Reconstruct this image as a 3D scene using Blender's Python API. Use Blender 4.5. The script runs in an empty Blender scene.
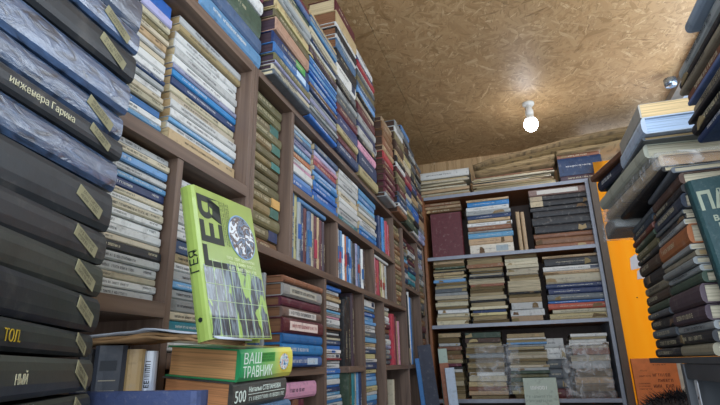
import bpy, math, random
from mathutils import Matrix, Vector
random.seed(11)
WORLD,DOOR,SIDE,EXPO=.72,58,27,0.17
SC=bpy.context.scene; COL=SC.collection
H=1.1
def lin(c):
    c/=255.; return c/12.92 if c<=.04045 else ((c+.055)/1.055)**2.4
def rgb(h): return (lin(int(h[0:2],16)),lin(int(h[2:4],16)),lin(int(h[4:6],16)),1)
# ------------------------------------------------------------------ objects
def tag(o,label=None,cat=None,group=None,kind=None):
    if label: o['label']=label
    if cat: o['category']=cat
    if group: o['group']=group
    if kind: o['kind']=kind
    return o
def empty(name,mw,label,cat,group=None):
    o=bpy.data.objects.new(name,None); COL.objects.link(o); o.matrix_world=mw; o.empty_display_size=.05
    return tag(o,label,cat,group)
def mobj(name,vf,m,parent=None,smooth=False):
    me=bpy.data.meshes.new(name); me.from_pydata(vf[0],[],vf[1]); me.materials.append(m)
    if smooth:
        for p in me.polygons: p.use_smooth=True
    me.update()
    o=bpy.data.objects.new(name,me); COL.objects.link(o)
    if parent: o.parent=parent
    return o
def boxvf(x0,x1,y0,y1,z0,z1):
    v=[(x0,y0,z0),(x1,y0,z0),(x1,y1,z0),(x0,y1,z0),(x0,y0,z1),(x1,y0,z1),(x1,y1,z1),(x0,y1,z1)]
    return v,[(0,3,2,1),(4,5,6,7),(0,1,5,4),(1,2,6,5),(2,3,7,6),(3,0,4,7)]
def join(*l):
    V=[];F=[]
    for v,f in l:
        n=len(V); V+=v; F+=[tuple(i+n for i in q) for q in f]
    return V,F
def box(name,b,m,parent=None,bev=0):
    o=mobj(name,boxvf(*b),m,parent)
    if bev:
        md=o.modifiers.new('bevel','BEVEL'); md.width=bev; md.segments=2
    return o
# ------------------------------------------------------------------ materials
def newmat(n):
    m=bpy.data.materials.new(n); m.use_nodes=True; nt=m.node_tree; b=nt.nodes['Principled BSDF']
    return m,nt,b
def N(nt,t,**k):
    n=nt.nodes.new(t)
    for a,v in k.items():
        if a.startswith('i_'):
            n.inputs[a[2:].replace('_',' ')].default_value=v
        else: setattr(n,a,v)
    return n
MATS={}
def ramp(nt,stops,fac):
    r=N(nt,'ShaderNodeValToRGB'); e=r.color_ramp.elements
    e[0].position=stops[0][0]; e[0].color=stops[0][1]; e[1].position=stops[-1][0]; e[1].color=stops[-1][1]
    for p,c in stops[1:-1]:
        q=e.new(p); q.color=c
    nt.links.new(fac,r.inputs[0]); return r
def bookmat(hx,rough=.45,wear=.35,coat=0.,bump=.15,scale=9,edge=None):
    key=(hx,rough,wear,coat,bump)
    if key in MATS: return MATS[key]
    m,nt,b=newmat('book_'+hx); c=rgb(hx)
    tc=N(nt,'ShaderNodeTexCoord'); oi=N(nt,'ShaderNodeObjectInfo')
    add=N(nt,'ShaderNodeVectorMath',operation='ADD'); sc=N(nt,'ShaderNodeVectorMath',operation='SCALE'); sc.inputs['Scale'].default_value=37.
    cmb=N(nt,'ShaderNodeCombineXYZ')
    nt.links.new(oi.outputs['Random'],cmb.inputs[0]); nt.links.new(oi.outputs['Random'],cmb.inputs[1])
    nt.links.new(cmb.outputs[0],sc.inputs[0]); nt.links.new(tc.outputs['Object'],add.inputs[0]); nt.links.new(sc.outputs[0],add.inputs[1])
    no=N(nt,'ShaderNodeTexNoise'); no.inputs['Scale'].default_value=scale*4; no.inputs['Detail'].default_value=6; no.inputs['Roughness'].default_value=.65
    nt.links.new(add.outputs[0],no.inputs['Vector'])
    lum=.3*c[0]+.6*c[1]+.1*c[2]
    w=tuple(min(1,x*(1-wear)+wear*(.42 if lum<.25 else .30)*(1,.93,.82)[i]) for i,x in enumerate(c[:3]))+(1,)
    dk=tuple(x*.62 for x in c[:3])+(1,)
    r=ramp(nt,[(.30,dk),(.46,c),(.56,c),(.74,w)],no.outputs[0])
    hs=N(nt,'ShaderNodeHueSaturation')
    mr=N(nt,'ShaderNodeMapRange'); mr.inputs[3].default_value=.72; mr.inputs[4].default_value=1.18
    nt.links.new(oi.outputs['Random'],mr.inputs[0]); nt.links.new(mr.outputs[0],hs.inputs['Value'])
    wn=N(nt,'ShaderNodeTexWhiteNoise',noise_dimensions='1D'); nt.links.new(oi.outputs['Random'],wn.inputs['W'])
    mh=N(nt,'ShaderNodeMapRange'); mh.inputs[3].default_value=.485; mh.inputs[4].default_value=.515
    nt.links.new(wn.outputs[0],mh.inputs[0]); nt.links.new(mh.outputs[0],hs.inputs['Hue'])
    nt.links.new(r.outputs[0],hs.inputs['Color']); nt.links.new(hs.outputs[0],b.inputs['Base Color'])
    b.inputs['Roughness'].default_value=rough
    b.inputs['Coat Weight'].default_value=coat; b.inputs['Coat Roughness'].default_value=.12
    bp=N(nt,'ShaderNodeBump'); bp.inputs['Strength'].default_value=bump; bp.inputs['Distance'].default_value=.004
    nt.links.new(no.outputs[0],bp.inputs['Height']); nt.links.new(bp.outputs[0],b.inputs['Normal'])
    MATS[key]=m; return m
def pagemat(hx,dark=None,sc=420):
    key=('p',hx,sc)
    if key in MATS: return MATS[key]
    m,nt,b=newmat('pages_'+hx); c=rgb(hx)
    tc=N(nt,'ShaderNodeTexCoord'); mp=N(nt,'ShaderNodeMapping'); mp.inputs['Scale'].default_value=(6,6,sc)
    no=N(nt,'ShaderNodeTexNoise'); no.inputs['Scale'].default_value=1; no.inputs['Detail'].default_value=3
    nt.links.new(tc.outputs['Object'],mp.inputs[0]); nt.links.new(mp.outputs[0],no.inputs['Vector'])
    d=tuple(x*(.45 if sc<400 else .62) for x in c[:3])+(1,)
    r=ramp(nt,[(.33,d),(.52,c),(.8,tuple(min(1,x*1.12) for x in c[:3])+(1,))],no.outputs[0])
    nt.links.new(r.outputs[0],b.inputs['Base Color']); b.inputs['Roughness'].default_value=.9
    bp=N(nt,'ShaderNodeBump'); bp.inputs['Strength'].default_value=.4; bp.inputs['Distance'].default_value=.002
    nt.links.new(no.outputs[0],bp.inputs['Height']); nt.links.new(bp.outputs[0],b.inputs['Normal'])
    MATS[key]=m; return m
def plain(hx,rough=.6,metal=0,emit=0,coat=0):
    key=('q',hx,rough,metal,emit,coat)
    if key in MATS: return MATS[key]
    m,nt,b=newmat('plain_'+hx); c=rgb(hx)
    no=N(nt,'ShaderNodeTexNoise'); no.inputs['Scale'].default_value=25; no.inputs['Detail'].default_value=5
    tc=N(nt,'ShaderNodeTexCoord'); nt.links.new(tc.outputs['Object'],no.inputs['Vector'])
    r=ramp(nt,[(.3,tuple(x*.86 for x in c[:3])+(1,)),(.7,tuple(min(1,x*1.06) for x in c[:3])+(1,))],no.outputs[0])
    nt.links.new(r.outputs[0],b.inputs['Base Color']); b.inputs['Roughness'].default_value=rough
    b.inputs['Metallic'].default_value=metal; b.inputs['Coat Weight'].default_value=coat
    if emit: b.inputs['Emission Color'].default_value=c; b.inputs['Emission Strength'].default_value=emit
    MATS[key]=m; return m
def wood(name,c1,c2,axis=1,rough=.5):
    m,nt,b=newmat(name); tc=N(nt,'ShaderNodeTexCoord'); mp=N(nt,'ShaderNodeMapping')
    s=[60,60,60]; s[axis]=2.5; mp.inputs['Scale'].default_value=s
    no=N(nt,'ShaderNodeTexNoise'); no.inputs['Scale'].default_value=1; no.inputs['Detail'].default_value=7; no.inputs['Distortion'].default_value=.6
    nt.links.new(tc.outputs['Object'],mp.inputs[0]); nt.links.new(mp.outputs[0],no.inputs['Vector'])
    r=ramp(nt,[(.3,rgb(c1)),(.5,tuple((a+b_)/2 for a,b_ in zip(rgb(c1),rgb(c2)))),(.72,rgb(c2))],no.outputs[0])
    nt.links.new(r.outputs[0],b.inputs['Base Color']); b.inputs['Roughness'].default_value=rough
    return m
def osb():
    m,nt,b=newmat('oriented_strand_board'); L=nt.links.new
    tc=N(nt,'ShaderNodeTexCoord'); base=tc.outputs['Object']
    dn=N(nt,'ShaderNodeTexNoise'); dn.inputs['Scale'].default_value=22; dn.inputs['Detail'].default_value=3; L(base,dn.inputs['Vector'])
    sub=N(nt,'ShaderNodeVectorMath',operation='SUBTRACT'); sub.inputs[1].default_value=(.5,.5,.5); L(dn.outputs['Color'],sub.inputs[0])
    s=N(nt,'ShaderNodeVectorMath',operation='SCALE'); s.inputs['Scale'].default_value=.022; L(sub.outputs[0],s.inputs[0])
    ad=N(nt,'ShaderNodeVectorMath',operation='ADD'); L(base,ad.inputs[0]); L(s.outputs[0],ad.inputs[1])
    cur=None
    for k,(ang,sx,sy,off) in enumerate(((.2,9,48,0),(1.15,12,66,3.3),(1.95,8,44,7.1),(2.75,14,80,11.7),(.75,19,110,15.1),(2.35,11,62,21.3),(1.5,24,150,27.7))):
        mp=N(nt,'ShaderNodeMapping'); mp.inputs['Rotation'].default_value=(0,0,ang); mp.inputs['Location'].default_value=(off,off*.7,0); L(ad.outputs[0],mp.inputs[0])
        m2=N(nt,'ShaderNodeMapping'); m2.inputs['Scale'].default_value=(sx,sy,1); L(mp.outputs[0],m2.inputs[0])
        vo=N(nt,'ShaderNodeTexVoronoi',voronoi_dimensions='2D'); vo.inputs['Scale'].default_value=1; L(m2.outputs[0],vo.inputs['Vector'])
        sp=N(nt,'ShaderNodeSeparateColor'); L(vo.outputs['Color'],sp.inputs[0])
        gm=N(nt,'ShaderNodeMapping'); gm.inputs['Scale'].default_value=(14,210,1); L(mp.outputs[0],gm.inputs[0])
        gn=N(nt,'ShaderNodeTexNoise',noise_dimensions='2D'); gn.inputs['Scale'].default_value=1; gn.inputs['Detail'].default_value=3; L(gm.outputs[0],gn.inputs['Vector'])
        # tone = chip tone + grain
        t1=N(nt,'ShaderNodeMath',operation='MULTIPLY_ADD'); t1.inputs[1].default_value=.34; L(gn.outputs[0],t1.inputs[0])
        t0=N(nt,'ShaderNodeMath',operation='MULTIPLY'); t0.inputs[1].default_value=.68; L(sp.outputs[0],t0.inputs[0]); L(t0.outputs[0],t1.inputs[2])
        if cur is None: cur=(t1.outputs[0],sp.outputs[1])
        else:
            gt=N(nt,'ShaderNodeMath',operation='GREATER_THAN'); L(sp.outputs[1],gt.inputs[0]); L(cur[1],gt.inputs[1])
            mx=N(nt,'ShaderNodeMix',data_type='FLOAT'); L(gt.outputs[0],mx.inputs[0]); L(cur[0],mx.inputs[2]); L(t1.outputs[0],mx.inputs[3])
            mp_=N(nt,'ShaderNodeMath',operation='MAXIMUM'); L(cur[1],mp_.inputs[0]); L(sp.outputs[1],mp_.inputs[1])
            cur=(mx.outputs[0],mp_.outputs[0])
    r=ramp(nt,[(.07,rgb('5c442e')),(.17,rgb('a4845a')),(.45,rgb('b8966b')),(.78,rgb('c2a277')),(.95,rgb('e4cca2'))],cur[0])
    big=N(nt,'ShaderNodeTexNoise'); big.inputs['Scale'].default_value=2.2; L(base,big.inputs['Vector'])
    mb=N(nt,'ShaderNodeMapRange'); mb.inputs[1].default_value=.3; mb.inputs[2].default_value=.7; mb.inputs[3].default_value=.9; mb.inputs[4].default_value=1.07; L(big.outputs[0],mb.inputs[0])
    h2=N(nt,'ShaderNodeHueSaturation'); L(mb.outputs[0],h2.inputs['Value']); L(r.outputs[0],h2.inputs['Color'])
    L(h2.outputs[0],b.inputs['Base Color']); b.inputs['Roughness'].default_value=.5; b.inputs['Specular IOR Level'].default_value=.5
    bp=N(nt,'ShaderNodeBump'); bp.inputs['Strength'].default_value=.35; bp.inputs['Distance'].default_value=.003; L(cur[0],bp.inputs['Height']); L(bp.outputs[0],b.inputs['Normal'])
    return m
def film(name='plastic_film',alpha=.32,tint=(.9,.94,1,1),rough=.16):
    m,nt,b=newmat(name); L=nt.links.new
    b.inputs['Base Color'].default_value=tint; b.inputs['Roughness'].default_value=rough; b.inputs['Specular IOR Level'].default_value=.9
    tc=N(nt,'ShaderNodeTexCoord'); mp=N(nt,'ShaderNodeMapping'); mp.inputs['Scale'].default_value=(1,2.2,1); L(tc.outputs['Object'],mp.inputs[0])
    no=N(nt,'ShaderNodeTexNoise'); no.inputs['Scale'].default_value=16; no.inputs['Detail'].default_value=5; no.inputs['Distortion'].default_value=1.6; L(mp.outputs[0],no.inputs['Vector'])
    bp=N(nt,'ShaderNodeBump'); bp.inputs['Strength'].default_value=.9; bp.inputs['Distance'].default_value=.02; L(no.outputs[0],bp.inputs['Height']); L(bp.outputs[0],b.inputs['Normal'])
    mr=N(nt,'ShaderNodeMapRange'); mr.inputs[1].default_value=.45; mr.inputs[2].default_value=.7; mr.inputs[3].default_value=alpha*.5; mr.inputs[4].default_value=min(1,alpha*2); L(no.outputs[0],mr.inputs[0]); L(mr.outputs[0],b.inputs['Alpha'])
    return m
# palette: letter -> cover colour, optional label colour + place, words
PAL={'w':('cfd1cf',None,'white'),'W':('cfcfca','2c3550','white'),'c':('c2b9a0',None,'cream'),'g':('9a9f9f',None,'light grey'),'G':('596067',None,'grey'),
'k':('212226',None,'black'),'b':('2b70b4',None,'bright blue'),'B':('35609c','b9cfe4','blue'),'s':('689dcb',None,'pale blue'),'n':('233a62',None,'navy'),
'N':('1c3d66','58b060','navy'),'t':('2a8090',None,'teal'),'T':('447a96',None,'greyish blue'),'r':('a33640',None,'red'),'R':('dfdcd8','2a80d0','white'),
'm':('5e2430',None,'maroon'),'M':('40303a',None,'dark purple'),'p':('d79bb2',None,'pink'),'P':('b9937c',None,'salmon'),'o':('b5603e',None,'orange'),
'y':('c0b684',None,'yellow'),'u':('80583c',None,'brown'),'U':('49352a',None,'dark brown'),'e':('b39c76',None,'tan'),'v':('716a4a',None,'olive'),
'V':('3b4e3e',None,'dark green'),'l':('a2a5c6',None,'lilac'),'q':('4a6488',None,'slate blue'),'d':('695f45','34426c','olive'),'z':('857450','3f7a72','brown'),
'A':('5a222e','dcc9bd','maroon'),'I':('6e5950','cfcac2','brown'),'J':('8b8884','c9c4b4','grey'),'F':('c9c4b6','9aa6ae','cream'),'K':('1d1d21','b3a486','black'),
'L':('45353f',None,'plum'),'E':('8f8672',None,'grey beige'),'H':('7a3226',None,'rusty red'),'Q':('2f3d4e',None,'dark slate'),'O':('96532f',None,'orange brown')}
ENDL='dz'
INK={'d':plain('22242c',.7),'l':plain('d8cfae',.5),'x':plain('e9e9e4',.5)}
def lumi(hx): return .3*int(hx[:2],16)+.6*int(hx[2:4],16)+.1*int(hx[4:],16)
def glyphs(y0,y1,zc,h,x,rows=1):
    """rows of small stroke marks on the plane x, reading along y"""
    V=[];F=[]
    def q(a,b,c,d):
        n=len(V); V.extend([(x,a,c),(x,b,c),(x,b,d),(x,a,d)]); F.append((n,n+1,n+2,n+3))
    y=y0; w=h*.62; s=h*.17
    while y+w<y1:
        if random.random()<.14: y+=w*.8; continue
        z0=zc-h/2; z1=zc+h/2; k=random.choice('NPHOEGTIM')
        if k in 'NPHOMEG': q(y,y+s,z0,z1)
        if k in 'NPHOM': q(y+w-s,y+w,z0,z1)
        if k in 'POEGT': q(y,y+w,z1-s,z1)
        if k in 'OE': q(y,y+w,z0,z0+s)
        if k in 'HEN': q(y,y+w,zc-s/2,zc+s/2)
        if k in 'TI': q(y+w/2-s/2,y+w/2+s/2,z0,z1)
        y+=w*1.32
    return V,F
def book(mw,w,l,t,col,label,group,kind='h',title=None,pg=None,flip=False,name=None,cmat=None,cat='book'):
    hx,patch,cn=PAL[col]
    nm=name or {'h':'hardcover_book','p':'paperback_book','m':'magazine'}[kind]
    if flip: mw=mw@Matrix.Translation((-w,0,0))@Matrix.Rotation(math.pi,4,'Z')
    root=empty(nm,mw,label,cat,group)
    hw=l/2
    if kind=='h':
        b=min(.0026,t*.17); ins=min(.0045,t*.25); r=min(.006 if name!='black_hardcover_book' else .0042,t*.3)
        pr=[(-w,0),(-r,0),(-r*.25,t*.14),(0,t*.34),(0,t*.66),(-r*.25,t*.86),(-r,t),(-w,t),(-w,t-b),(-r-.003,t-b),(-r-.003,b),(-w,b)]
        sx=-r-.0033
    else:
        b=min(.0007,t*.1); ins=.0006; r=min(.0026,t*.17)
        if kind=='m': ins=.0015
        pr=[(-w,0),(-r,0),(0,r),(0,t-r),(-r,t),(-w,t),(-w,t-b),(-r-.0006,t-b),(-r-.0006,b),(-w,b)]
        sx=-r-.0008
    n=len(pr); V=[(x,-hw,z) for x,z in pr]+[(x,hw,z) for x,z in pr]
    F=[tuple(range(n)),tuple(reversed(range(n,2*n)))]+[((i+1)%n,i,n+i,n+(i+1)%n) for i in range(n)]
    m=cmat or bookmat(hx,rough={'h':.5,'p':.42,'m':.6}[kind],wear={'h':.3,'p':.22,'m':.45}[kind])
    mobj('cover',(V,F),m,root)
    pc=pg or random.choice(['c9b68f','bda57c','d3c5a2','b3996f'])
    e=b+.0001
    if kind=='m':
        # uneven sheaf of sheets
        k=max(2,int(t/.004)); parts=[]
        for i in range(k):
            a=e+(t-2*e)*i/k; c=e+(t-2*e)*(i+1)/k; j=[random.uniform(0,.004) for _ in range(3)]
            parts.append(boxvf(-w+ins+j[0]-.003,sx,-hw+ins+j[1],hw-ins-j[2],a,c-.0011))
        mobj('pages',join(*parts),pagemat(pc,sc=300),root)
    else:
        mobj('pages',boxvf(-w+ins,sx,-hw+ins,hw-ins,e,t-e),pagemat(pc),root)
    if patch:
        if col in ENDL: y0,y1=hw*.38,hw*.96
        elif col in 'AIJ': y0,y1=-hw*.72,hw*.66
        elif col=='K': y0,y1=-hw*.97,-hw*.55
        elif col=='R': y0,y1=-hw*.1,hw*.3
        elif col=='W': y0,y1=hw*.55,hw*.9
        else: y0,y1=hw*.2,hw*.75
        px=patch
        if col in ENDL: px=random.choice(['34426c','3f7a72','4c6f86','c9a35a','b86a3c','477a70','33466a'])
        zz=(.2,.8) if col not in ENDL+'K' else (.04,.96)
        o=mobj('spine_label',boxvf(-.002,.0006,y0,y1,t*zz[0],t*zz[1]),bookmat(px,wear=.15),root)
        if col in 'AIJ': o['label']='pale rectangular title label'
    if title and t>.009:
        dark=lumi(hx)<120
        mt=INK['l' if dark else 'd']
        if col in 'bnBst' : mt=INK['x']
        if col=='A': mt=plain('a03038',.6)
        if col in 'IJ': mt=INK['d']
        h=min(t*.36,.0085) if title!='d' else min(t*.28,.0044)
        x=.0011 if patch else .0005
        a=-hw*random.uniform(.55,.8); c=a+hw*random.uniform(.7,1.25)
        if col in 'AIJ': a,c=-hw*.62,hw*.6
        v=glyphs(a,min(c,hw*.85),t*.5,h,x)
        if title=='d' and random.random()<.6:
            v2=glyphs(hw*.70,hw*.90,t*.6,h*.9,x)
            if v2[0]: mobj('volume_number',v2,mt,root)
        if v[0]: mobj('spine_title',v,mt,root)
    return root
ORD=['','first','second','third','fourth','fifth','sixth','seventh','eighth','ninth','tenth','eleventh','twelfth','thirteenth','fourteenth','fifteenth','sixteenth','seventeenth','eighteenth','nineteenth','twentieth','twenty-first','twenty-second','twenty-third','twenty-fourth']
def ordw(i,n):
    """i: 0 = bottom"""
    top=n-1-i
    if top==0: return 'topmost'
    if i==0: return 'lowest'
    if top<i: return ORD[top+1]+' from top'
    return ORD[i+1]+' from bottom'
CAT={'h':'hardcover book','p':'paperback book','m':'magazine'}
KW={'h':'hardcover','p':'paperback','m':'magazine'}
def stack(side,X,y0,y1,z0,z1,spec,desc,o):
    items=spec.split(); th=[float(s[1:]) for s in items]; tot=sum(th); s=(z1-z0)/tot
    kind=o.get('kind','h'); z=z0; n=len(items); L0=y1-y0
    for i,(it,t) in enumerate(zip(items,th)):
        c=it[0]; t*=s; lf=random.uniform(.93,1.0) if kind!='m' else random.uniform(.88,1.0)
        if o.get('len'): lf=random.uniform(o['len']-.02,o['len'])
        l=L0*lf; w=random.uniform(.125,.155) if side!='B' else random.uniform(.17,.24)
        yc=(y0+y1)/2+random.uniform(-1,1)*(L0-l)/2*.9
        j=random.uniform(-.007,.003) if kind!='m' else random.uniform(-.018,.010)
        a=random.uniform(-1,1)*(.012 if kind!='m' else .05)
        if o.get('len'): a*=.3
        k=kind
        if kind=='h' and (t<.011): k='p'
        pg=o.get('pg'); pg=PAL[pg][0] if pg and random.random()<.85 else None
        lab='%s %s, %s in the %s'%(('thin ' if t<.012 else 'thick ' if t>.03 else '')+PAL[c][2],KW[k],ordw(i,n),desc)
        if side=='L': mw=Matrix.Translation((X+j,yc,z))@Matrix.Rotation(a,4,'Z')
        elif side=='B': mw=Matrix.Translation((yc,X-j,z))@Matrix.Rotation(-math.pi/2+a,4,'Z')
        else: mw=Matrix.Translation((X-j,yc,z))@Matrix.Rotation(math.pi+a,4,'Z')
        if side=='B' and not pg: pg=random.choice(['8f7d5a','b3a07a','7d6b4c','c2b28e','d0c4a6'])
        fl=(kind=='m' and random.random()<.45)
        if len(lab.split())>16: print('LONG',len(lab.split()),lab)
        ti=o.get('title','g' if kind!='m' else None)
        if ti=='g' and random.random()<.25: ti=None
        if fl: ti=None
        rt=book(mw,w,l,t-.0009,c,lab,'books in the '+desc,name=o.get('nm') if k=='h' else None,cat='old book' if (o.get('nm') and k=='h') else CAT[k],kind=k,title=ti,pg=pg,flip=fl and c not in 'kMK')
        if (side=='B' or c in 'kK') and not fl and t>.008 and random.random()<.55:
            hw=l/2; e=random.choice((-1,1)); y_=e*hw*random.uniform(.45,.95); a1=hw*random.uniform(.08,.3); tt=t-.0003
            V=[(.0010,y_-a1,tt*random.uniform(.02,.2)),(.0010,y_-a1*.3,tt*random.uniform(.02,.3)),(.0010,min(y_+a1,hw),tt*random.uniform(.05,.3)),(.0010,min(y_+a1*.8,hw),tt*random.uniform(.5,.95)),(.0010,y_+a1*.1,tt*random.uniform(.6,.97)),(.0010,y_-a1*.7,tt*random.uniform(.5,.9))]
            V=[(x,max(-hw,min(hw,y)),zz) for x,y,zz in V]; V2=[(-.001,y,zz) for _,y,zz in V]
            o_=mobj('torn_patch',(V+V2,[(0,1,2,3,4,5),(11,10,9,8,7,6)]+[(q,6+q,6+(q+1)%6,(q+1)%6) for q in range(6)]),bookmat(random.choice(['a8956e','8d7a58','6e5a40']),wear=.4,rough=.9),rt); o_['label']='torn pale patch on the spine'
        z+=t
def standing(X,y0,z0,spec,desc,gap=.0006,kind='h',lean=0,title='g',pg=None):
    """spec items: colour, thickness cm, height cm, optional band colour"""
    y=y0; items=spec.split(); n=len(items)
    for i,it in enumerate(items):
        c=it[0]; p=it[1:].split(','); t=float(p[0])/100; h=float(p[1])/100
        if c=='_': y+=t; continue
        k='p' if t<.009 else kind
        mw=Matrix.Translation((X+random.uniform(-.004,.004),y+t,z0+H))@Matrix.Rotation(lean,4,'X')@Matrix.Rotation(math.pi/2,4,'X')@Matrix.Translation((0,h/2,0))
        lab='%s %s standing %s from the left in %s'%(PAL[c][2],KW[k],ORD[i+1],desc)
        if len(lab.split())>16: print('LONG',len(lab.split()),lab)
        r=book(mw,random.uniform(.12,.14),h,t-.0004,c,lab,'upright books in '+desc,kind=k,cat=CAT[k],title=title,pg=pg)
        if len(p)>2:
            bc=PAL[p[2]][0]; f0,f1=(float(p[3]),float(p[4])) if len(p)>4 else (-.1,.35)
            mobj('spine_band',boxvf(-.002,.0007,h/2*f0,h/2*f1,t*.03,t*.95),bookmat(bc,wear=.15),r)
        y+=t+gap
def text(s,size,m,parent,loc,rot=(0,0,0),name='title',ext=.0002,sx=1.,align='LEFT',off=0):
    cu=bpy.data.curves.new(name,'FONT'); cu.body=s; cu.size=size; cu.extrude=ext; cu.offset=off; cu.align_x=align; cu.resolution_u=2
    tmp=bpy.data.objects.new('tmp',cu); COL.objects.link(tmp)
    dg=bpy.context.evaluated_depsgraph_get(); me=bpy.data.meshes.new_from_object(tmp.evaluated_get(dg))
    bpy.data.objects.remove(tmp); me.name=name
    me.materials.clear(); me.materials.append(m)
    o=bpy.data.objects.new(name,me); COL.objects.link(o); o.parent=parent
    o.location=loc; o.rotation_euler=rot; o.scale=(sx,1,1)
    return o
# ------------------------------------------------------------------ camera
cm=bpy.data.cameras.new('camera'); cm.sensor_width=36; cm.lens=25.1500; cm.clip_start=.02
co=bpy.data.objects.new('camera',cm); COL.objects.link(co); SC.camera=co
co.matrix_world=Matrix(((0.952505,0.115826,0.281635,0),(0.303527,-0.286363,-0.908773,0),(-0.024610,0.951094,-0.307918,H),(0,0,0,1)))

# ------------------------------------------------------------------ room
OSB=osb()
XL,XR,YB,ZC=-.92,1.085,3.98,H+1.62
for i,(a,b,c,d) in enumerate([(XL,-.561,-.8,2.63),(-.559,XR,-.8,2.63),(XL,-.561,2.632,YB),(-.559,XR,2.632,YB)]):
    tag(box('ceiling',(a,b,c,d,ZC,ZC+.012),OSB),kind='structure')
tag(box('ceiling',(XL,XR,-.8,YB,ZC+.0125,ZC+.03),plain('2a2622',.9)),kind='structure')
tag(box('floor',(-1.2,2.2,-1.2,YB,-.03,0),wood('floor_boards','4a3c30','6a5847',1)),kind='structure')
tag(box('wall_left',(XL-.03,XL,-.8,YB,0,ZC),wood('wall_panel','6b5844','8a735a',2)),kind='structure')
tag(box('wall_back',(XL,.60,YB,YB+.03,0,ZC),OSB),kind='structure')
wr=tag(box('wall_right',(XR,XR+.03,-.8,YB,0,H+.95),plain('c9c2b4',.8)),kind='structure')
tag(box('trim_1',(XR-.02,XR+.05,-.8,YB,ZC-.05,ZC-.002),plain('8a847c',.6)),kind='structure')
for i,y in enumerate((-.8,1.0,2.6,YB-.06)):
    tag(box('trim_2',(XR,XR+.05,y,y+.06,H+.95,ZC-.075),plain('8a847c',.6)),kind='structure')
def bent(mat): return mat
OW,nt,b=newmat('translucent_orange_panel'); no=N(nt,'ShaderNodeTexNoise'); no.inputs['Scale'].default_value=6
r=ramp(nt,[(.3,rgb('ffc43c')),(.7,rgb('ffce50'))],no.outputs[0]); nt.links.new(r.outputs[0],b.inputs['Base Color']); b.inputs['Roughness'].default_value=.6
trl=N(nt,'ShaderNodeBsdfTranslucent'); nt.links.new(r.outputs[0],trl.inputs[0]); ms=N(nt,'ShaderNodeMixShader'); ms.inputs[0].default_value=.85
nt.links.new(b.outputs[0],ms.inputs[1]); nt.links.new(trl.outputs[0],ms.inputs[2]); nt.links.new(ms.outputs[0],nt.nodes['Material Output'].inputs[0])
tag(box('wall_orange',(.5735,XR,3.5,3.502,0,H+1.27),OW),kind='structure')
# ------------------------------------------------------------------ bookcases
WD=wood('dark_walnut_board','574439','7c6657',1); WV=wood('dark_walnut_upright','574439','7c6657',2)
def bookcase(name,label,boards,ups,y0,y1,t,back):
    root=empty(name,Matrix.Translation((-.62,y0,0)),label,'bookcase')
    def p(n,b,m):
        o=box(n,(b[0]+.62,b[1]+.62,b[2]-y0,b[3]-y0,b[4],b[5]),m,root,.0008)
        return o
    for (a,b,z) in boards: p('shelf',(-.86,-.62,a,b,z+H-t,z+H),WD)
    for (y,a,b) in ups: p('upright',(-.86,-.622,y,y+.018,a+H,b+H),WV)
    p('back_panel',(-.87,-.862,y0,y1,0.02,back+H),WD)
    return root
bookcase('bookcase','dark walnut bookcase of white paperbacks behind the green upright book',
 [(.2,1.048,.794),(.2,1.048,.434),(.2,.782,.118),(.8,1.048,.03),(.2,1.048,-.35)],
 [(1.048,-1.1,.794),(.782,-1.1,.434-.028),(.2,-1.1,.794-.028)],.2,1.066,.028,.794)
bookcase('bookcase','long dark walnut bookcase running from the wide upright to the corner',
 [(1.086,3.5,.794),(1.322,2.60,.533),(1.086,2.83,.304),(2.85,3.262,.44),(1.086,1.578,-.002),(1.82,2.0,-.002),(2.353,2.83,-.002),(2.85,3.262,-.002),(1.086,3.262,-.26)],
 [(1.068,-1.1,.794),(1.304,.304,.772),(1.70,.304,.511),(2.19,.304,.511),(2.60,.304,.772),(2.83,-1.1,.772),(3.262,-1.1,.772),
  (1.58,-.26,.282),(2.012,-.26,.282),(2.335,-.26,.282),(3.484,-1.1,.772)],1.068,3.502,.022,.794)
# bridging deck over the gap between both near uprights is not needed: the uprights touch
SH=plain('8d93a0',.35); SHW=wood('shelf_underside','7a4a2c','93603a',0)
bk=empty('bookcase',Matrix.Translation((0,3.53,0)),'grey edged bookcase of old books across the back wall','bookcase')
def bp_(n,b,m): return box(n,(b[0],b[1],b[2]-3.53,b[3]-3.53,b[4],b[5]),m,bk,.001)
for z in (1.172,.718,.247,-.225,-.7):
    bp_('shelf',(-.60,.508,3.534,3.93,z+H-.024,z+H),SHW)
    o=bp_('shelf_edging',(-.60,.508,3.53,3.5335,z+H-.024,z+H),SH); o['label']='pale grey front edging'
bp_('side_panel',(.508,.53,3.53,3.93,0,1.172+H),SH)
bp_('side_panel',(-.62,-.602,3.53,3.93,0,1.172+H),SHW)
bp_('side_panel',(.532,.5735,3.4985,3.93,0,1.165+H),plain('5b5046',.7))
bp_('back_panel',(-.60,.508,3.93,3.94,0,1.172+H),plain('594a44',.7))
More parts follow.
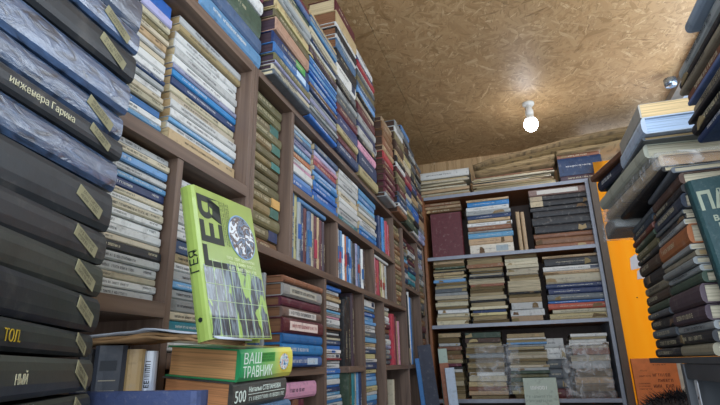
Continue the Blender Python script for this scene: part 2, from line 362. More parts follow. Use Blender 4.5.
STACKS=[
 ('L', -0.615, 0.8, 1.09, 1.894, 2.3, 's2.8 q2.8 V4.8 w2.6 m2 g3 b3 u3', 'nearest pile atop the left bookcase', {'pg': 'u', 'kind': 'h', 'len': 0.97}),
 ('L', -0.59, 1.118, 1.375, 1.894, 2.3, 'G1.5 c1.6 l.9 v2.2 B3 N3.6 P3.8 v2.4 y.8 e2.5 g1.6 g2 c2 V2 q2 m2', 'second pile atop the left bookcase', {'pg': 'M', 'kind': 'h'}),
 ('L', -0.595, 1.38, 1.66, 1.894, 2.317, 'b1.5 G1.6 g1 G1.6 l2 g1.2 n1.5 u1.4 b1.6 s1.1 b1 s1.2 b1 s1.2 b1.4 s1 k1 M2.6 v1.4 w1 n1.2 c1.2 c2 b1.4 s1.2 g1 q1.2 e1.6', 'third pile atop the left bookcase', {'pg': 'u', 'kind': 'h'}),
 ('L', -0.6, 1.67, 1.935, 1.894, 2.605, 'n2.2 m1.6 y1.5 n3.2 m2 G2.2 g1.3 k1 G2 W3 k2.6 q2.2 w1 k1.8 w1 e3 m3.2', 'fourth pile atop the left bookcase', {'pg': 'u', 'kind': 'h'}),
 ('L', -0.602, 1.95, 2.245, 1.894, 2.548, 'y2.6 n4.4 p2.2 k1.4 W2.4 n1.6 g2 m3 c1.4 k1.2 s1.8 q1.6 v2 G1.8 w.7 r1.8 n1.5 w2.2', 'fifth pile atop the left bookcase', {'kind': 'h'}),
 ('L', -0.575, 2.285, 2.5, 1.894, 2.337, 'g1.4 m2 m1.8 m2.2 m1.8 u1.5 m2 r2.6 e1.8 u3 u2.6 u2.8 e1.6', 'sixth pile atop the left bookcase', {'pg': 'U', 'kind': 'h'}),
 ('L', -0.57, 2.56, 2.77, 1.894, 2.448, 'u1.6 w1 n2 G1.4 m2.2 v2 v2 m1.6 w1.4 k2 e2.2 U3 v2.6 w1.8 g2', 'seventh pile atop the left bookcase', {'pg': 'U', 'kind': 'h'}),
 ('L', -0.585, 2.8, 3.03, 1.894, 2.531, 'V2.6 y1 G1.3 b2.4 c1.4 n2 r1.8 m2.2 c2.2 y1.6 k2 U2.4 G1.6 s1.4', 'eighth pile atop the left bookcase', {'pg': 'U', 'kind': 'h'}),
 ('L', -0.595, 3.05, 3.26, 1.894, 2.515, 'w1 V2 k1.6 b3.4 G1.4 e2 k1.5 n2 G1.4 k2 v1.6 G2 k1.4 g1.6 G2', 'ninth pile atop the left bookcase', {'nm': 'old_book', 'kind': 'h'}),
 ('L', -0.6, 3.28, 3.48, 1.894, 2.481, 'l1.6 l1.4 g1.4 e2.6 U2 k1.4 G2 e1.2 m2 k1.6 G2 k1.4 u2 G1.5', 'farthest pile atop the left bookcase', {'nm': 'old_book', 'kind': 'h'}),
 ('L', -0.655, 0.52, 0.762, 1.534, 1.86, 's1 w1.2 s1 w1.4 b1.6 c1.4 c1.2 w1.4 g1.2 n1 w1.6 w1.8 c1.4 w1.2 e1.6 c1.2 v1.2 c1.4 l2 b3', 'stack behind the black volumes, upper opening', {'kind': 'p', 'title': 'd', 'len': 0.985}),
 ('L', -0.655, 0.782, 1.045, 1.534, 1.86, 'W1.8 e2.4 w1.4 s1 w1.8 w1.8 c1.6 c1.6 n1.8 b1.6 l1.2 w1.8 w1.8 w1.8 w1.8 e1.6 w1.8', 'white paperbacks left of the wide upright', {'kind': 'p', 'title': 'd', 'len': 0.985}),
 ('L', -0.637, 0.54, 0.778, 1.218, 1.5, 'w1.6 w1.4 c1.2 w1.7 w1.6 k1.8 c1.2 w1.7 w1.6 w1.2 c1.6 w1.2 c1.2 n1.8 s1.2 w1.2 G.6 s1.7 c1.4 w1.5', 'white paperback stack beside the black volumes', {'kind': 'p', 'title': 'd', 'len': 0.985}),
 ('L', -0.65, 0.81, 1.035, 1.135, 1.485, 'w1.6 c1.8 t2 c1.6 g2.4 g1.8 s1.4 g2 w1.6 e1.8 n2.8 w1.6 w1.4 w1.6 w1.4 w1.6 w1.5 w1.5 w1.6', 'stack hidden behind the green upright book', {'kind': 'p', 'title': 'd'}),
 ('L', -0.65, 1.1, 1.288, 1.404, 1.864, 'u2.6 d2.6 v2.8 z2.4 z2.4 v2.6 v2.2 v2.2 z1.8 v2.2 z2.4 v2.6 d2.4 v2.6 v2.6', 'cloth volumes in the narrow tall bay', {'nm': 'old_book', 'kind': 'h', 'pg': 'U'}),
 ('L', -0.64, 1.335, 1.515, 1.633, 1.864, 's1.6 b1.8 s1.6 w2.4 p1 w1.6 o1.8 s1.8 l1.6 q1.8 s1.4 w1.2', 'first stack of blue and white paperbacks', {'kind': 'p'}),
 ('L', -0.64, 1.53, 1.77, 1.633, 1.864, 'w1.4 b1.6 b1.8 b1.6 b1.8 b1.6 s1.6 q1.6 r2 p1.4 l1.6 q2', 'second stack of blue and red paperbacks', {'kind': 'p'}),
 ('L', -0.64, 1.785, 2.03, 1.633, 1.864, 's1.2 t1.4 w2 w2 w1.6 c1.8 w1.6 w2 w1.6 w1.4', 'third stack of white paperbacks', {'kind': 'p'}),
 ('L', -0.64, 2.045, 2.32, 1.633, 1.864, 'b1.6 b1.8 s1.4 w1.8 w1.6 c1.6 w1.6 g1.4 s1.8 s2 s2.2', 'fourth stack of pale blue paperbacks', {'kind': 'p'}),
 ('L', -0.635, 2.635, 2.815, 1.404, 1.864, 'v1.6 u1.6 e1.4 v1.6 u1.6 v1.4 e1.5 u1.6 v1.6 e1.5 u1.4 u1.5 v1.6 u1.5 e1.4 v1.6', 'brown volumes in the far narrow bay', {'nm': 'old_book', 'kind': 'h'}),
 ('L', -0.64, 2.85, 3.03, 1.54, 1.84, 'k2 n2 w2.6 n2.4 u2.4 s1.6 t1.6 g2 v1.6 m1.6 G1.8 m1.4', 'dark stack right of thin brown volumes', {'nm': 'old_book', 'kind': 'h'}),
 ('L', -0.635, 3.045, 3.24, 1.54, 1.83, 'k2 t2.2 w.8 t2.4 n2 G1.8 m1.6 k1.8 w2.4 m1.6 m1.6', 'dark stack under the far top board', {'nm': 'old_book', 'kind': 'h'}),
 ('L', -0.63, 3.285, 3.48, 1.404, 1.864, 'k2 G2 e1.4 u2 v2 g1.8 G1.6 g2 l1.8 g1.6 q2 w1.2', 'corner stack behind the last upright', {'nm': 'old_book', 'kind': 'h'}),
 ('L', -0.6, 1.225, 1.508, 1.1, 1.339, 'B2.9 b2.9 b2.5 A3.9 I2.8 m2.6 J3.4 u1.8', 'thick hardbacks above the blue volumes', {'kind': 'h', 'pg': 'u', 'len': 0.99}),
 ('L', -0.645, 1.615, 1.8, 0.84, 1.376, 'g2 w2 b2 w1.6 c2 s2 b1.6 w2 n2 w2 b1.4 w1.6 s1.6 n2 b1 w2.6 s2.2 b2.4 w2.2 w1.6 r.8 W2.2 R1.8 b2 n2.2 c1.2 k1.2 w1 k1.4 u1 g1.4 w2.8 p1 g1.6 s1.2 I2 w2.4 e2 u1.4 w1.8 b2.2', 'tall blue and white paperback column', {'kind': 'p'}),
 ('L', -0.645, 2.05, 2.27, 0.84, 1.376, 'w2 b1.6 s2 w2 e1.4 b2 s2 w1.4 y2 s2 s1.6 b1.2 y1.6 n2.6 w1.4 y2 n1.6 w1 e1.6 s2 G2.2 w1.4 w1.4 s1.4 s2 b1.6 G1 s1.2 W3', 'blue stack right of leaning black volumes', {'kind': 'p'}),
 ('L', -0.645, 2.37, 2.54, 1.1, 1.376, 'G1.8 G2 g2 l1.4 w2.4 G2 u1.8 m1.8 w1 w2.2 c2 w1.6', 'short stack left of the red hardback', {'kind': 'h'}),
 ('L', -0.63, 3.285, 3.48, 0.8, 1.376, 'k2 G2 V2 n2 t2 e1.4 k2 n2 k1.6 G2 e1.5 u2 k1.8 m2 u2', 'dark stack beyond the standing folders', {'nm': 'old_book', 'kind': 'h'}),
 ('B', 3.55, -0.649, -0.253, 2.272, 2.415, 'e1.4 c1 e1.6 c1 g1 e1.4 c1.2 e1', 'magazine pile at back top left', {'kind': 'm'}),
 ('B', 3.55, -0.242, 0.331, 2.272, 2.391, 'T1.4 c1.2 e1.2 e1 e1.4 c1 G1 c1.2 e1.4 u1.2', 'loose paper pile atop back shelves', {'kind': 'm'}),
 ('B', 3.55, 0.359, 0.649, 2.272, 2.49, 'M2.5 n7.5 u1.6 e1', 'large navy volume pile under the ceiling', {'nm': 'old_book', 'kind': 'h'}),
 ('B', 3.6, -0.612, -0.338, 2.168, 2.245, 'u2 e1.6 u1.8', 'brown books above the maroon volume', {'nm': 'old_book', 'kind': 'h', 'float': 1}),
 ('B', 3.55, -0.302, 0.007, 1.818, 2.219, 'F4.4 e3 s2.6 g1 u2.2 w1.8 e1.6 n2 g2 w2.2 b2.4 e1.2', 'blue topped stack on the upper shelf', {'nm': 'old_book', 'kind': 'h', 'title': 'd'}),
 ('B', 3.55, 0.135, 0.528, 1.818, 2.239, 'u1.6 u2.8 u2 k3.4 k3.6 k2.8 k2 K2.6 K2.2 I3', 'tattered black volumes on the upper shelf', {'nm': 'old_book', 'kind': 'h', 'title': None}),
 ('B', 3.55, -0.571, -0.34, 1.347, 1.809, 'c2 g2 c1.6 w2 g1.6 c2 w1.4 c1.8 g1.6 G2 g1.4 w1.6 s1.6 w1 e1 e1.6 k.8 e1 V1 e1.6 e1.4 c1.6', 'journal pile at the left, second shelf', {'kind': 'm'}),
 ('B', 3.55, -0.332, -0.084, 1.347, 1.809, 'e1.6 c2 y1.4 n1.6 c1.4 e2.2 k1 g1.8 e1.6 v2 y1 u1.4 m3 k1 s1 w1.6 e1.4 u2 u3 e1.4', 'brown book pile, second shelf', {'kind': 'm'}),
 ('B', 3.55, -0.075, 0.143, 1.347, 1.808, 'e2.4 w2.8 w3 e2.2 w1.8 k.8 e5 e1 w1.6 c1.4 c1.6 c1.6 c1.4 c1.6 u2.6', 'cream pamphlet pile, second shelf', {'kind': 'm'}),
 ('B', 3.55, 0.167, 0.542, 1.347, 1.766, 'y3 c2.2 o3 b1.4 G3.2 n3 n2.6 c4.8 e1.6 W2.6 k4.4 e1.4', 'pile with the orange book, second shelf', {'nm': 'old_book', 'kind': 'h', 'title': 'd'}),
 ('B', 3.55, -0.572, -0.411, 0.875, 1.294, 'c2 e1.6 c2 e2.2 v1.6 e2 w1.4 k1.2 m1.4 e1.8 u2 m2 u1.8 g1.4 U2.6 e2', 'worn brown pile, lower left shelf', {'kind': 'm'}),
 ('B', 3.55, -0.391, -0.139, 0.875, 1.291, 'u1.6 e2 u1.8 e2.4 c2.4 w1.8 e2 c2.4 w2.2 g2 w3 g2 U2.2 V2.8', 'film wrapped pile on the lower shelf', {'kind': 'm'}),
 ('B', 3.55, -0.121, 0.131, 0.875, 1.273, 'e2.2 y2 V2 v2.2 V2.4 v1.8 V1.6 g1.6 c1.4 v1.8 c1.6 c1.8 e1.6 w1.2 n1.8 w1 s1.2 c1.4 w1 e2.4', 'torn magazine pile on the lower shelf', {'kind': 'm'}),
 ('B', 3.6, 0.111, 0.237, 0.875, 1.237, 'm4 G4 G4.4 G4.4 w5 w4.4', 'grey and white boxed books, lower shelf', {'nm': 'old_book', 'kind': 'h'}),
 ('B', 3.55, 0.256, 0.492, 0.875, 1.258, 'U3 g3.6 e3 g4 g3.4 G3 u3 u1.4 w1.4 w1.6 c1.2 w1.6', 'bagged pile on the lower right shelf', {'kind': 'm'}),
 ('R', 0.31, 1.265, 1.5, 1.1, 1.435, 'k2.2 k2.4 G2.2 k2.6 G1.6 V2 U2.6 E2.2 k3.2 U3 k1.4 v2.2 V1.6 H1.6 Q2.2 G1.6', 'far pile on the right bookcase', {'nm': 'old_book', 'kind': 'h', 'pg': 'u', 'title': 'g'}),
 ('R', 0.305, 1.03, 1.25, 1.1, 1.445, 'E2.6 k2.4 g1.8 L3.2 L4 V2.4 g1.4 g1.6 E1.4 g1.2 O4.2 g1.2 k1.2 G1 Q3.2 k2 U2.6 G1.4', 'near pile on the right bookcase', {'nm': 'old_book', 'kind': 'h', 'pg': 'c', 'title': 'g'}),
]

for r in STACKS: stack(*r)
# ------------------------------------------------------------------ upright rows
def place(px,py,pz,rz=0,rx=0,ry=0): return Matrix.Translation((px,py,pz+H))@Matrix.Rotation(rz,4,'Z')@Matrix.Rotation(ry,4,'Y')@Matrix.Rotation(rx,4,'X')
standing(-.628,1.324,.304,'q2.6,22.3 y2.5,22 g2,19,b,-.25,.25 n2.8,18.6 m2.2,18.4 q3,18,b,-.3,.3 c3,18.2 m2,18,r,-.6,.1 e2,18 m2.2,17.6 M1.8,17.5','the row under the slanting blue volume')
book(place(-.628,1.495,.4935,0,-.01),.13,.23,.016,'s','pale blue hardcover lying across the upright row near the wide bay','books lying over upright rows')
standing(-.63,1.722,.304,'w2.2,19,b,-.2,.3 q3,18.8,r,-.3,.15 s2.6,19.5,b,-.1,.35 w1.8,18.5 o2.6,18.6,r,-.3,.2 b2.6,18.8,n,-.2,.3 s2.6,18.4,b,-.3,.2 G2.4,18.2 k2.2,17.6 l3,18 q2.8,17.8,r,-.3,.1 n2.6,18 w2,17.4,b,-.5,.0 M2.8,17.2','the middle upright row')
standing(-.63,2.212,.304,'p3.4,17.4 r3.4,17.6,o,-.3,.0 r3,17.2 m2.6,17 y2.8,17.4,r,-.4,.0 c2.8,17,r,-.5,-.1 e2.8,16.8,y,-.2,.3 g2.8,16.8','the upright row with red spines')
book(place(-.628,2.36,.482),.12,.25,.014,'w','white paperback lying across the red spined upright row','books lying over upright rows','p')
standing(-.632,2.37,.533,'n4,19 b3.2,19 q3,18.6 r4.4,18.8 p2,18 r2,18.4','the row before the pale blue stack')
standing(-.635,2.555,-.002,'r6,25 m1.6,24 e3,22 p3,22','the row beside the short stack')
standing(-.645,1.832,-.002,'k5,24.5 k4.5,26 M2.8,28','the tall dark row')
standing(-.63,1.835,-.26,'V3.6,23.6 t4,23.8 c2.4,23.4 s1.8,23.4 n3,24.5','the green row under tall dark volumes')
book(place(-.64,1.95,-.018+.0),.11,.08,.0158,'c','small cream booklet on top of the green and navy row',None,'p')
standing(-.645,1.30,-.26,'o2.8,16.5 k1.4,14.5 w2.2,17 c2,15.5 k1.4,15 u3.6,17.2 m4,17','the row beneath the pink volume')
book(place(-.638,1.432,-.086),.13,.235,.045,'p','pink hardcover lying above an orange spine under the blue volumes',None,'h',title='g')
standing(-.635,2.37,-.26,'w2.8,20 _12,1 c2.4,19','the low row under the red hardback')
standing(-.63,2.87,-.002,'k5,40 K3.2,39 w1.4,41 b1.6,38 s2.6,37 G3,38','the tall folder row near the corner',kind='h',title=None)
standing(-.622,1.128,-.002,'q1.4,22 w.9,23 g1.2,23.5 s1.2,23','the row beside the green upright book',kind='p',title=None)
standing(-.66,1.086,-.26,'e2.6,21 c2.4,20 u3,22','the low row behind the herbal volume')
# two thin cream volumes standing on the back shelf
for i,x in enumerate((.030,.062)):
    mw=place(x+.03,3.56,.7185)@Matrix.Rotation(-math.pi/2,4,'Z')@Matrix.Rotation(math.pi/2,4,'X')@Matrix.Translation((0,.14,0))
    book(mw,.19,.28-.01*i,.026,'e','tan slim volume standing '+('left, between blue topped stack and tattered volumes','right, between blue topped stack and tattered volumes')[i],'slim volumes standing on the upper back shelf',title=None)
# large maroon volume, cover towards the room
mw=Matrix.Translation((-.455,3.62,.7185+H))@Matrix.Rotation(math.pi/2,4,'X')@Matrix.Translation((.115,.165,0))
book(mw,.225,.33,.05,'m','large maroon volume standing cover outward on the upper back shelf',None,title=None,name='large_hardcover_book')
book(place(-.447,3.545,1.3165,-math.pi/2),.2,.388,.055,'w','long white volume with black title topmost at the back upper left',None,'h',title='g',cmat=bookmat('c9c9c4',wear=.2))
# pale green booklet leaning in front of the lowest back shelf on a carton
def carton(label,x0,x1,y0,y1,z0,z1,hx='8a6c4a'):
    r=empty('cardboard_box',Matrix.Translation(((x0+x1)/2,(y0+y1)/2,z0)),label,'box')
    a,b,h=(x1-x0)/2,(y1-y0)/2,z1-z0
    box('box_body',(-a,a,-b,b,0,h-.004),plain(hx,.85),r,.003)
    box('flap',(-a,-.002,-b,b,h-.004,h),plain(hx,.85),r); box('flap',(.002,a,-b,b,h-.004,h),plain(hx,.85),r)
    return r
carton('brown carton on the floor under the pale green booklet',-.2,.3,3.1,3.5,0,H-.38)
mw=Matrix.Translation((.052,3.34,H-.38))@Matrix.Rotation(-.14,4,'X')@Matrix.Rotation(math.pi/2,4,'X')@Matrix.Translation((.095,.142,0))
PG=bookmat('a9b5a6',rough=.5,wear=.3)
g=book(mw,.19,.282,.018,'g','pale grey green booklet with an emblem leaning before the lowest back shelf',None,title=None,cmat=PG)
lm=plain('7c8a80',.6)
for k,(yy,hh,a,b) in enumerate(((.085,.02,-.15,-.045),(.035,.013,-.165,-.03),(.012,.013,-.165,-.03))):
    v,f=glyphs(a,b,yy,hh,0); v=[(p[1],p[2],.0184) for p in v]; mobj('cover_title',(v,f),INK['x'] if k<1 else lm,g)
em=[]
for i in range(9):
    a=i*math.tau/9; em.append(([(-.095+.004*math.cos(a+1.57),-.045+.004*math.sin(a+1.57),.0184),(-.095+.004*math.cos(a-1.57),-.045+.004*math.sin(a-1.57),.0184),(-.095+.026*math.cos(a),-.045+.03*math.sin(a),.0184)],[(0,1,2)]))
mobj('emblem',join(*em),lm,g)
# ------------------------------------------------------------------ papers on the back bookcase
def sheet(label,xs,y0,y1,t,m,sheets=3,group=None,cat='newspaper',name='folded_newspaper'):
    """xs: list of (x,z) spine points; bundle of sheets bent along x"""
    r=empty(name,Matrix.Translation((xs[0][0],y0,H+xs[0][1])),label,cat,group)
    ox,oz=xs[0]; pts=[]
    for i in range(len(xs)-1):
        for k in range(4):
            f=k/4; pts.append((xs[i][0]*(1-f)+xs[i+1][0]*f,xs[i][1]*(1-f)+xs[i+1][1]*f))
    pts.append(xs[-1])
    for s in range(sheets):
        V=[];F=[]; tt=t/sheets; ph=random.random()*6; e0=random.uniform(0,.02)
        for i,(x,z) in enumerate(pts):
            wv=.0025*math.sin(i*1.3+ph)
            for yy in (y0+random.uniform(0,.012)+e0*.3,(y0+y1)/2,y1):
                V.append((x-ox,yy-y0,z-oz+s*tt+wv*.4)); V.append((x-ox,yy-y0,z-oz+(s+.9)*tt+wv*.4))
        n=len(pts)
        for i in range(n-1):
            a=i*6;b=a+6
            F+=[(a+1,a+3,b+3,b+1),(a+3,a+5,b+5,b+3),(a,b,b+2,a+2),(a+2,b+2,b+4,a+4),(a,a+1,b+1,b),(a+4,b+4,b+5,a+5)]
        F+=[(0,2,3,1),(2,4,5,3),((n-1)*6,(n-1)*6+1,(n-1)*6+3,(n-1)*6+2),((n-1)*6+2,(n-1)*6+3,(n-1)*6+5,(n-1)*6+4)]
        mobj('sheet',(V,F),m,r,True)
    return r
OLD=[pagemat(h,sc=260) for h in ('8a7352','77623f','9c8560')]
sheet('yellowed newspaper bundle bent upward, uppermost against the ceiling corner',[(-.22,1.353),(-.09,1.388),(.19,1.425),(.40,1.455),(.62,1.475),(.92,1.487)],3.50,3.86,.016,OLD[0],4)
sheet('sagging paper bundle between the bent newspapers and the loose pile',[(-.215,1.306),(-.05,1.322),(.19,1.345),(.345,1.36)],3.52,3.86,.022,OLD[2],5)
sheet('ragged paper bundle, lowest of those beneath the bent newspapers',[(-.21,1.288),(-.05,1.297),(.19,1.310),(.34,1.318)],3.53,3.86,.018,OLD[0],4)
sheet('browner newspaper bundle bent upward just beneath the uppermost one',[(-.19,1.332),(-.05,1.352),(.19,1.385),(.40,1.412),(.62,1.435),(.88,1.45)],3.52,3.86,.020,OLD[1],4)
sheet('creased paper bundle jutting over the orange wall panel',[(.36,1.372),(.62,1.378),(.84,1.392)],3.50,3.84,.022,OLD[2],4)
# ------------------------------------------------------------------ ceiling lamp
def lathe(pr,n=28):
    V=[];F=[]
    for r,z in pr:
        for i in range(n): a=i*math.tau/n; V.append((r*math.cos(a),r*math.sin(a),z))
    for k in range(len(pr)-1):
        for i in range(n): j=(i+1)%n; F.append((k*n+i,(k+1)*n+i,(k+1)*n+j,k*n+j))
    F.append(tuple(range(n))); F.append(tuple(reversed(range((len(pr)-1)*n,len(pr)*n))))
    return V,F
lp=empty('ceiling_lamp',Matrix.Translation((.197,3.17,ZC)),'bare glowing white bulb in a white socket hanging from the chipboard ceiling','lamp')
WP=plain('d9d9d4',.35)
mobj('ceiling_rose',lathe([(.038,0),(.038,-.012),(.03,-.022),(.02,-.026)]),WP,lp,True)
mobj('socket',lathe([(.02,-.022),(.021,-.05),(.026,-.055),(.026,-.085),(.021,-.092)]),WP,lp,True)
mobj('bulb_neck',lathe([(.021,-.088),(.027,-.105),(.037,-.128)]),WP,lp,True)
BM=plain('f4f7ff',.3,emit=38)
mobj('bulb',lathe([(.037,-.127),(.042,-.140),(.044,-.155),(.042,-.170),(.035,-.185),(.023,-.196),(.008,-.201)]),BM,lp,True)
# ------------------------------------------------------------------ black volumes in the foreground
ZB=[-.165,-.135,-.106,-.077,-.0467,-.0176,.0156,.0415,.0793,.1152,.1537,.2025,.2418,.2689,.3034,.3481,.3893,.4233,.4759,.5348]
XR_=[-.44,-.44,-.44,-.44,-.439,-.441,-.446,-.442,-.444,-.445,-.444,-.443,-.44,-.444,-.439,-.436,-.435,-.437,-.437,-.438]
def yaw(z):
    P=[(-.2,32),(.02,31),(.05,27),(.16,12.5),(.30,7),(.35,4.6),(.6,3)]
    for (a,b),(c,d) in zip(P,P[1:]):
        if a<=z<=c: return math.radians(b+(d-b)*(z-a)/(c-a))
MATT=[bookmat(h,rough=.42,wear=.16,bump=.12,scale=5) for h in ('2a2e33','33363a','262b34','383b39')]
def glossy(hx,seed):
    m,nt,b=newmat('film_wrapped_cover_'+hx); c=rgb(hx)
    tc=N(nt,'ShaderNodeTexCoord'); mp=N(nt,'ShaderNodeMapping'); mp.inputs['Scale'].default_value=(1,.9,2.4); mp.inputs['Location'].default_value=(seed,seed,0)
    no=N(nt,'ShaderNodeTexNoise'); no.inputs['Scale'].default_value=30; no.inputs['Detail'].default_value=5; no.inputs['Distortion'].default_value=1.4
    nt.links.new(tc.outputs['Object'],mp.inputs[0]); nt.links.new(mp.outputs[0],no.inputs['Vector'])
    r=ramp(nt,[(.36,tuple(x*.28 for x in c[:3])+(1,)),(.46,tuple(x*.8 for x in c[:3])+(1,)),(.6,c),(.75,tuple(min(1,x*1.5) for x in c[:3])+(1,))],no.outputs[0]); nt.links.new(r.outputs[0],b.inputs['Base Color'])  # bluish mottled base colour stands in for sky reflected in the film
    bp=N(nt,'ShaderNodeBump'); bp.inputs['Strength'].default_value=.5; bp.inputs['Distance'].default_value=.004
    nt.links.new(no.outputs[0],bp.inputs['Height']); nt.links.new(bp.outputs[0],b.inputs['Coat Normal'])
    b.inputs['Roughness'].default_value=.35; b.inputs['Coat Weight'].default_value=1; b.inputs['Coat Roughness'].default_value=.24; b.inputs['Coat IOR'].default_value=1.9
    return m
GL=[glossy(h,i*3.1) for i,h in enumerate(('3d5474','455d80','364862'))]
STK=plain('8f8a6c',.8); STI=plain('5d5a4a',.8); LT=plain('c8c3a4',.5)
nb=len(ZB)-1
CM={0:0,1:1,2:3,3:0,4:3,5:3,6:0,7:2,8:3,9:1,10:0,11:'g0',12:1,13:'g0',14:'g1',15:0,16:'g1',17:'g2',18:'g0'}
WRD={0:'',1:''}
for i in range(nb):
    z0,z1=ZB[i],ZB[i+1]; zc=(z0+z1)/2; a=yaw(zc); l=.26 if zc<.15 else .235
    if zc<.28: P=Vector((XR_[i],.45,0))
    else: P=Vector((XR_[i],.45,0))
    d=Vector((-math.sin(a),math.cos(a),0)); nrm=Vector((math.cos(a),math.sin(a),0))
    c=P-d*(l/2)
    cm=CM.get(i,0); gl=isinstance(cm,str); mt=GL[int(cm[1])] if gl else MATT[cm]
    t=z1-z0-.0032
    lab='%s volume, %s in the big foreground stack of black volumes'%('film wrapped grey black' if gl else 'matt black',ordw(i,nb))
    mw=Matrix.Translation((c.x,c.y,z0+H))@Matrix.Rotation(a,4,'Z')
    r=book(mw,.16,l,t,'k',lab,'big foreground stack of black volumes',title=None,cmat=mt,name='black_hardcover_book',pg='8d8068')
    hw=l/2
    if i in (5,6,7,8,9,10,12,13,15,16) or i<5:
        # small paper shelf mark stuck on at a slant
        s=min(.0105,t*.42); L_=.0145; yc=hw-.042; an=-.37
        def rp(y,z): return (yc+y*math.cos(an)-z*math.sin(an),t/2+y*math.sin(an)+z*math.cos(an))
        hh=min(1,t/.030)
        q=[rp(-.023*hh,-.0064*hh),rp(.023*hh,-.0064*hh),rp(.023*hh,.0064*hh),rp(-.023*hh,.0064*hh)]
        v=[(.0004,y,z) for y,z in q]+[(.0010,y,z) for y,z in q]
        o=mobj('shelf_mark_sticker',(v,[(0,3,2,1),(4,5,6,7),(0,1,5,4),(1,2,6,5),(2,3,7,6),(3,0,4,7)]),STK,r); o['label']='tan paper sticker'
        gl_=glyphs(-.017*hh,.017*hh,.0026*hh,.0036*hh,.0012); g2=glyphs(-.017*hh,.017*hh,-.0026*hh,.0036*hh,.0012)
        vv,ff=join(gl_,g2); vv=[(.0012,)+rp(p[1],p[2]) for p in vv]
        mobj('sticker_writing',(vv,ff),STI,o)
    if i==12:
        text('инженера Гарина',.0105,LT,r,(.0006,-.052,t*.36),(math.pi/2,0,math.pi/2),'spine_title',sx=.95)
    if i==10: text('ЫЙ',.011,LT,r,(.0006,-.105,t*.3),(math.pi/2,0,math.pi/2),'spine_title')
    if i==6: text('ТОЛ.',.012,plain('c8a82c',.5),r,(.0006,-.085,t*.28),(math.pi/2,0,math.pi/2),'spine_title')
    if i==5: text('НЫЙ',.010,LT,r,(.0006,-.075,t*.35),(math.pi/2,0,math.pi/2),'spine_title')
# ------------------------------------------------------------------ low table carrying the foreground piles
tb=empty('low_table',Matrix.Translation((-.5,.55,0)),'low dark table under the foreground piles beside the bookcase','table')
box('tabletop',(-.115,.22,-.40,.42,H-.195,H-.166),wood('table_top','4a3a30','5d4a3d',1),tb,.002)
for x in (-.1,.17):
    for y in (-.36,.38): box('leg',(x,x+.03,y,y+.03,0,H-.195),wood('table_leg','4a3a30','5d4a3d',2),tb,.002)
# herbal pile: three volumes askew on the table
Rm=Matrix(((.989,.13,.073),(-.126,.991,-.052),(-.08,.043,.996))).to_4x4()
def tilted(dz,w,l,sx=0,sy=0,yaw_=0):
    O=Vector((-.580,.753,-.009+H)); M_=Rm.copy()
    p=O+M_@Vector((w+sx,l/2+sy,dz)); return Matrix.Translation(p)@M_@Matrix.Rotation(yaw_,4,'Z')
def gradmat(name,stops,axis,lo,hi,rough=.3):
    m,nt,b=newmat(name); tc=N(nt,'ShaderNodeTexCoord'); sp=N(nt,'ShaderNodeSeparateXYZ'); mr=N(nt,'ShaderNodeMapRange')
    mr.inputs[1].default_value=lo; mr.inputs[2].default_value=hi
    nt.links.new(tc.outputs['Object'],sp.inputs[0]); nt.links.new(sp.outputs[axis],mr.inputs[0]); r=ramp(nt,stops,mr.outputs[0])
    nt.links.new(r.outputs[0],b.inputs['Base Color']); b.inputs['Roughness'].default_value=rough; b.inputs['Coat Weight'].default_value=.4
    return m
HM=gradmat('printed_green_yellow_cover',[(0,rgb('379860')),(.3,rgb('62b06a')),(.62,rgb('a2c672')),(.76,rgb('d6d268')),(1,rgb('dfd35c'))],1,-.075,.075)
tr=book(tilted(0,.150,.15),.155,.15,.0495,'k','thick green and yellow herbal hardcover under the tall green book',None,title=None,cmat=HM,pg='dca46c')
TW=plain('e4efe2',.5)
text('ВАШ',.024,TW,tr,(.0004,-.069,.0265),(math.pi/2,0,math.pi/2),'spine_title',sx=.9)
text('ТРАВНИК',.0245,TW,tr,(.0004,-.069,.0055),(math.pi/2,0,math.pi/2),'spine_title',sx=.70)
pan=box('text_panel',(-.001,.0003,-.022,.018,.028,.043),plain('4f9a4a',.4),tr)
for k in range(3):
    v=glyphs(-.020,.014,.040-.0045*k,.0024,.0006); mobj('spine_text',v,plain('2c5a34',.6),tr)
def disc(r,x,yc,zc,n=28):
    V=[(x,yc+r*math.cos(i*math.tau/n),zc+r*math.sin(i*math.tau/n)) for i in range(n)]+[(x-.0006,yc+r*math.cos(i*math.tau/n),zc+r*math.sin(i*math.tau/n)) for i in range(n)]
    return V,[tuple(range(n))]+[(i,n+i,n+(i+1)%n,(i+1)%n) for i in range(n)]
EMB,nt,b=newmat('emblem_print'); no=N(nt,'ShaderNodeTexNoise'); no.inputs['Scale'].default_value=160; no.inputs['Detail'].default_value=2
tc=N(nt,'ShaderNodeTexCoord'); nt.links.new(tc.outputs['Object'],no.inputs['Vector'])
r=ramp(nt,[(.35,rgb('3a6c9c')),(.46,rgb('b8ccd4')),(.56,rgb('e8e8dc')),(.62,rgb('b84a5c')),(.7,rgb('d8dcd0'))],no.outputs[0]); nt.links.new(r.outputs[0],b.inputs['Base Color'])
sun=[]
for i in range(16):
    a=i*math.tau/16; c1,s1=math.cos,math.sin
    sun.append(([(.0008,.047+.0145*c1(a-.12),.026+.0145*s1(a-.12)),(.0008,.047+.0145*c1(a+.12),.026+.0145*s1(a+.12)),(.0008,.047+.0185*c1(a),.026+.0185*s1(a))],[(0,1,2)]))
e_=mobj('round_emblem',disc(.0135,.0009,.047,.026),EMB,tr); mobj('emblem_rays',join(*sun),plain('e8c23c',.5),e_)
st=book(tilted(-.0415,.145,.15,-.002,-.004,.0),.15,.15,.041,'k','dark volume numbered 500 under the herbal hardcover',None,title=None,cmat=bookmat('4c4a46',wear=.2),pg='cf8e5c')
